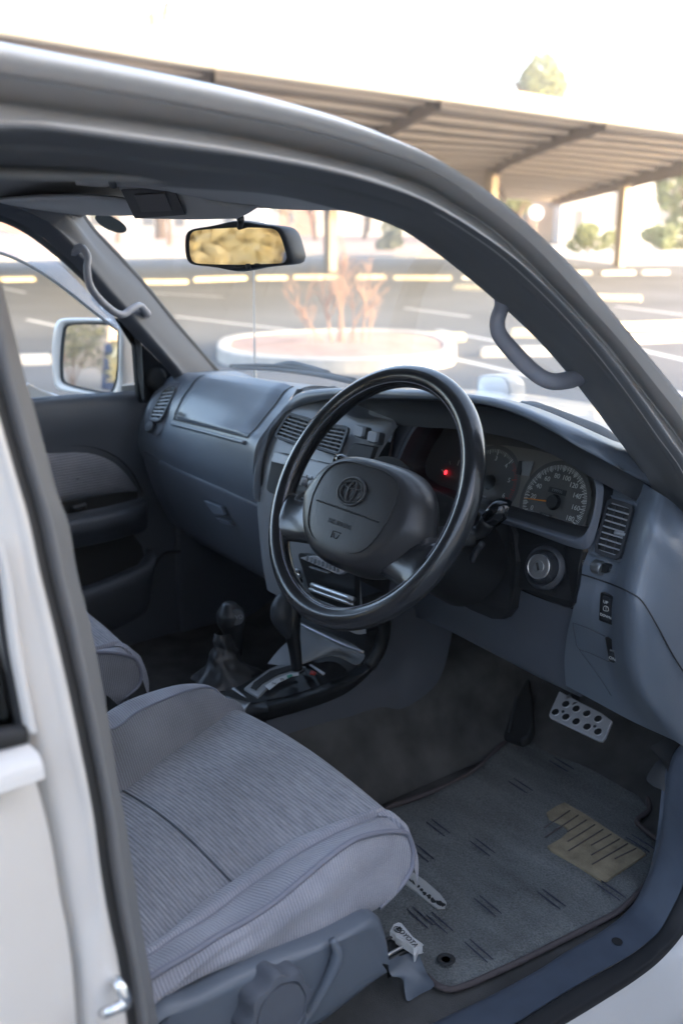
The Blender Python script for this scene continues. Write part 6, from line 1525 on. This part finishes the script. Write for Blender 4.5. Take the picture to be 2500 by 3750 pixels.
# ---- buildings
def building(name, x0, x1, yb, zt, mat, lab, wins, deep=8, roof=True):
    a, b = P(x0, yb, Z=0), P(x1, yb, Z=0)
    e = empty(name, tuple((a+b)/2), lab, 'building')
    o, n = facing_box('wall', x0, x1, yb, zt, deep, mat); under(o, e)
    if roof:
        n2 = n; t = (b-a).normalized()
        poly = [a-t*.4-n*.5+V((0, 0, zt)), b+t*.4-n*.5+V((0, 0, zt)), b+t*.4+n*(deep+.4)+V((0, 0, zt)), a-t*.4+n*(deep+.4)+V((0, 0, zt))]
        under(prism('roof', poly, (0, 0, .25), M['rooft'], None), e)
    for wx0, wx1, z0, z1, mt in wins:
        pa, pb = P(wx0, yb, Z=0), P(wx1, yb, Z=0)
        fo = under(prism('window', [pa-n*.06+V((0, 0, z0)), pb-n*.06+V((0, 0, z0)), pb-n*.06+V((0, 0, z1)), pa-n*.06+V((0, 0, z1))], n*.10, M[mt], None), e)
        ins = (pb-pa)*.1
        pn_ = prism('pane', [pa+ins-n*.08+V((0, 0, z0+.12)), pb-ins-n*.08+V((0, 0, z0+.12)), pb-ins-n*.08+V((0, 0, z1-.12)), pa+ins-n*.08+V((0, 0, z1-.12))], n*.03, M['wing'], None)
        pn_.parent = fo
    return e
building('building', 2045, 2560, 893, 6.4, M['stucco'], 'white stucco building with tall grey windows beyond the carport', [(2095,2132,.4,2.3,'concw'),(2092,2134,2.9,5.0,'concw'),(2235,2275,1.0,4.4,'concw'),(2395,2442,1.2,4.0,'concw')])
building('building', 1840, 2036, 890, 5.6, M['stuccot'], 'brown and tan building between tree and white stucco wall', [(1900,1925,.2,2.3,'stuccop')])
building('building', 1160, 1520, 866, 4.2, M['stucco'], 'low white building behind the leaning trees', [(1205,1240,.8,2.4,'conc'),(1330,1360,.3,2.8,'stuccot'),(1450,1480,.8,2.4,'conc')], deep=10)
building('building', 1020, 1150, 868, 4.6, M['stuccop'], 'pink stucco building seen right above the inner mirror edge', [(1060,1080,1.0,2.4,'conc')])
building('building', 250, 960, 860, 5.5, M['stucco'], 'long cream building seen past the windscreen sticker', [(330,380,.8,2.6,'conc'),(520,570,.8,2.6,'conc'),(640,680,.8,2.6,'stuccot'),(820,860,.8,2.6,'conc')], deep=12)
building('building', -700, 200, 862, 5.0, M['stuccop'], 'pink building beyond the passenger window', [(-100,-40,.8,2.4,'conc'),(60,110,.8,2.4,'conc')], deep=12)

# ---- trees and bushes
def leaves(c, rx, ry, rz, n, size, mat, name='crown', lumps=7):
    v, f = [], []
    cl = [(V((random.gauss(0, .5)*rx, random.gauss(0, .5)*ry, random.gauss(0, .45)*rz)), random.uniform(.35, .6)) for _ in range(lumps)]
    for i in range(n):
        cc, s = random.choice(cl)
        d = V((random.gauss(0, 1), random.gauss(0, 1), random.gauss(0, 1))).normalized()*random.uniform(.5, 1)**.5
        p = V(c)+cc+V((d.x*rx*s, d.y*ry*s, d.z*rz*s))
        a = V((random.gauss(0, 1), random.gauss(0, 1), random.gauss(0, 1))).normalized()*size*random.uniform(.6, 1.3)
        b = a.orthogonal().normalized()*size*random.uniform(.3, .6)
        k = len(v); v += [p-a, p-b, p+a, p+b]; f.append((k, k+1, k+2, k+3))
    return mk(name, v, f, mat, None, smooth=False)
def tree(base, h, cw, mat, lab, n=900, size=.16, trunk_h=None, lean=0, cat='tree', name='tree'):
    e = empty(name, tuple(base), lab, cat)
    th = trunk_h or h*.45
    top = V(base)+V((0, 0, th))+RT*lean
    tl = [([V(base)+V((0, 0, -.05)), V(base).lerp(top, .5)+RT*.1, top, top+V((0, 0, h*.2))], h*.03)]
    for k in range(6):
        a = k*1.05+random.random()
        tl.append(([V(base).lerp(top, .75), top+V((math.cos(a)*cw*.25, math.sin(a)*cw*.25, h*.14)), top+V((math.cos(a)*cw*.5, math.sin(a)*cw*.5, h*.28))], h*.012))
    under(merge_tubes('trunk', tl, M['bark'], None, m=6), e)
    under(leaves(top+V((0, 0, (h-th)*.45)), cw*.5, cw*.5, (h-th)*.5, n, size, mat, lumps=12), e)
    return e
def bush(base, r, h, mat, lab, n=700, size=.07, name='bush', cat='bush'):
    e = empty(name, tuple(base), lab, cat)
    under(leaves(V(base)+V((0, 0, h*.5)), r*.8, r*.8, h*.42, n, size, mat, 'foliage', 9), e)
    tl = [([V(base)+V((0, 0, -.02)), V(base)+V((math.cos(k)*r*.3, math.sin(k)*r*.3, h*.6))], .02) for k in range(5)]
    under(merge_tubes('stem', tl, M['bark'], None, m=4), e); return e
G0 = lambda x, y: P(x, y, Z=0)
tree(G0(1950, 872), 14.6, 4.4, M['leafg'], 'tall tree whose pale top shows above the carport roof', n=5000, size=.3, trunk_h=8.5)
tree(G0(590, 880), 16.2, 3.0, M['leafy'], 'small tree top above the far left end of the carport', n=1500, size=.25, trunk_h=12.5)
tree(G0(1890, 898), 5.6, 4.5, M['leafg'], 'leafy tree behind the middle carport post', n=2800, size=.24, trunk_h=2.2)
tree(G0(1155, 885), 6.0, 5.0, M['leafd'], 'leaning grey green tree left of the carport post', n=1600, trunk_h=2.6, lean=-.5)
tree(G0(1330, 880), 6.2, 5.5, M['leafd'], 'wide grey green tree right of the carport post', n=1600, trunk_h=2.8, lean=.5)
tree(G0(1450, 884), 5.8, 4.0, M['leafd'], 'slender tree furthest right behind the dry shrub', n=1200, trunk_h=2.7)
tree(G0(620, 905), 4.6, 3.0, M['leafd'], 'thin tree seen between sticker and inner mirror', n=700, trunk_h=2.2)
tree(G0(430, 895), 5.0, 4.2, M['leafg'], 'tree behind the windscreen sticker', n=900, trunk_h=1.8)
tree(G0(2560, 915), 7.0, 3.6, M['leafg'], 'green tree at the right edge under the carport', n=4600, size=.24, trunk_h=1.2)
bush(G0(2420, 917), .95, 1.7, M['leafg'], 'dense round green bush at the right edge', n=3600, size=.11)
bush(G0(2150, 935), 1.1, 1.4, M['leafg'], 'loose pale bush left of the right carport post', n=1600, size=.12)
bush(G0(2262, 935), .5, .9, M['leafg'], 'small bush behind the right carport post', n=500)
bush(G0(1435, 925), .9, 1.7, M['leafd'], 'grey green bush above the dash, right of the mirror', n=2000, size=.1)
tube_s = empty('round_sign', tuple(G0(1956, 905)), 'round white sign on a thin post beyond the pillar', 'sign')
bs = V(tube_s.location)
under(tube('post', [bs, bs+V((0, 0, 1.7))], .04, M['post'], None, n=4, m=8), tube_s)
under(lathe('disc', [(.0, .03), (.42, .03), (.42, -.03), (.0, -.03)], M['tagw'], None, bs+V((0, 0, 1.95)), -LOOK, m=32), tube_s)

# ---- what the mirrors see: behind and left of the car
def B_(az, d, z=0): return V((-.7-math.sin(R(az))*d, -math.cos(R(az))*d, z))   # az from -Y towards -X
bush(B_(26, 13.8), 2.7, 4.6, M['leafy'], 'golden leaved tree reflected in the inner mirror', n=6000, size=.16, name='tree', cat='tree')
bush(B_(30, 8.6), 1.25, 3.2, M['leafy'], 'golden shrub left of the golden tree in the inner mirror', n=3500, size=.16)
tree(B_(25, 16), 5.5, 4.0, M['leafg'], 'green tree beside the golden one, reflected in the inner mirror', n=1200, trunk_h=1.5)
tree(B_(42, 28), 6.5, 6.0, M['leafd'], 'grey green tree reflected in the passenger door mirror', n=3500, trunk_h=2.2)
bush(B_(41, 24), 1.5, 1.9, M['leafd'], 'large round bush reflected low in the passenger door mirror', n=1500)
bush(B_(46.5, 25), 1.3, 1.5, M['leafg'], 'smaller green bush reflected at the side of the passenger door mirror', n=1200)
pb = empty('building', tuple(B_(37, 44)), 'pale building reflected in the passenger door mirror', 'building')
under(box('wall', tuple(B_(36, 46, 2.1)), (11, 8, 4.2), M['stuccot'], None, rot=Matrix.Rotation(R(35), 3, 'Z')), pb)
under(box('roof', tuple(B_(36, 46, 4.35)), (12, 9, .3), M['rooft'], None, rot=Matrix.Rotation(R(35), 3, 'Z')), pb)
bn_ = box('wheeled_bin', tuple(B_(38, 24, .6)), (.8, .8, 1.2), M['bin'], None, bevel=.05); tag(bn_, 'navy blue bin reflected in the passenger door mirror', 'bin')
kb2 = prism('kerb', [B_(20, 21), B_(60, 21), B_(60, 21.3), B_(20, 21.3)], (0, 0, .15), M['conc'], None); kb2['kind'] = 'structure'

M['bouncew'] = pm('cream_bounce_wall', (.74, .68, .60), .9, var=.04, vscale=1)  # pale colour chosen so the added blocks bounce warm light
shade_block = empty('building', (6.5, 6.5, 0), 'unseen building block added behind the camera to shade the car', 'building')
under(box('wall', (10.5, 6.25, 5), (6, 15.5, 10), M['bouncew'], None), shade_block)  # added out of view to keep sun and side sky off the car
under(box('roof', (10.5, 6.25, 10.15), (6.8, 16.5, .3), M['rooft'], None), shade_block)

shade_block2 = empty('building', (8, -12, 0), 'unseen low block added behind the camera to cut sky light from the side', 'building')
under(box('wall', (11, -12.5, 2.5), (6, 20, 5), M['bouncew'], None), shade_block2)  # second unseen block, added to dim the sky beside the open door
under(box('roof', (11, -12.5, 5.15), (6.8, 21, .3), M['rooft'], None), shade_block2)

# thin volume added over the car park to imitate a lens flare veil
hz = box('flare_veil', (-60, 60, 9.5), (760, 760, 21), None, None)
hm = bpy.data.materials.new('flare_veil'); hm.use_nodes = True; t = hm.node_tree; t.nodes.clear()
ho_ = t.nodes.new('ShaderNodeOutputMaterial'); hv = t.nodes.new('ShaderNodeVolumePrincipled')
hv.inputs['Color'].default_value = (.95, .95, .97, 1); hv.inputs['Density'].default_value = .002; hv.inputs['Anisotropy'].default_value = .3
t.links.new(hv.outputs[0], ho_.inputs['Volume']); hz.data.materials.append(hm); hz['kind'] = 'stuff'
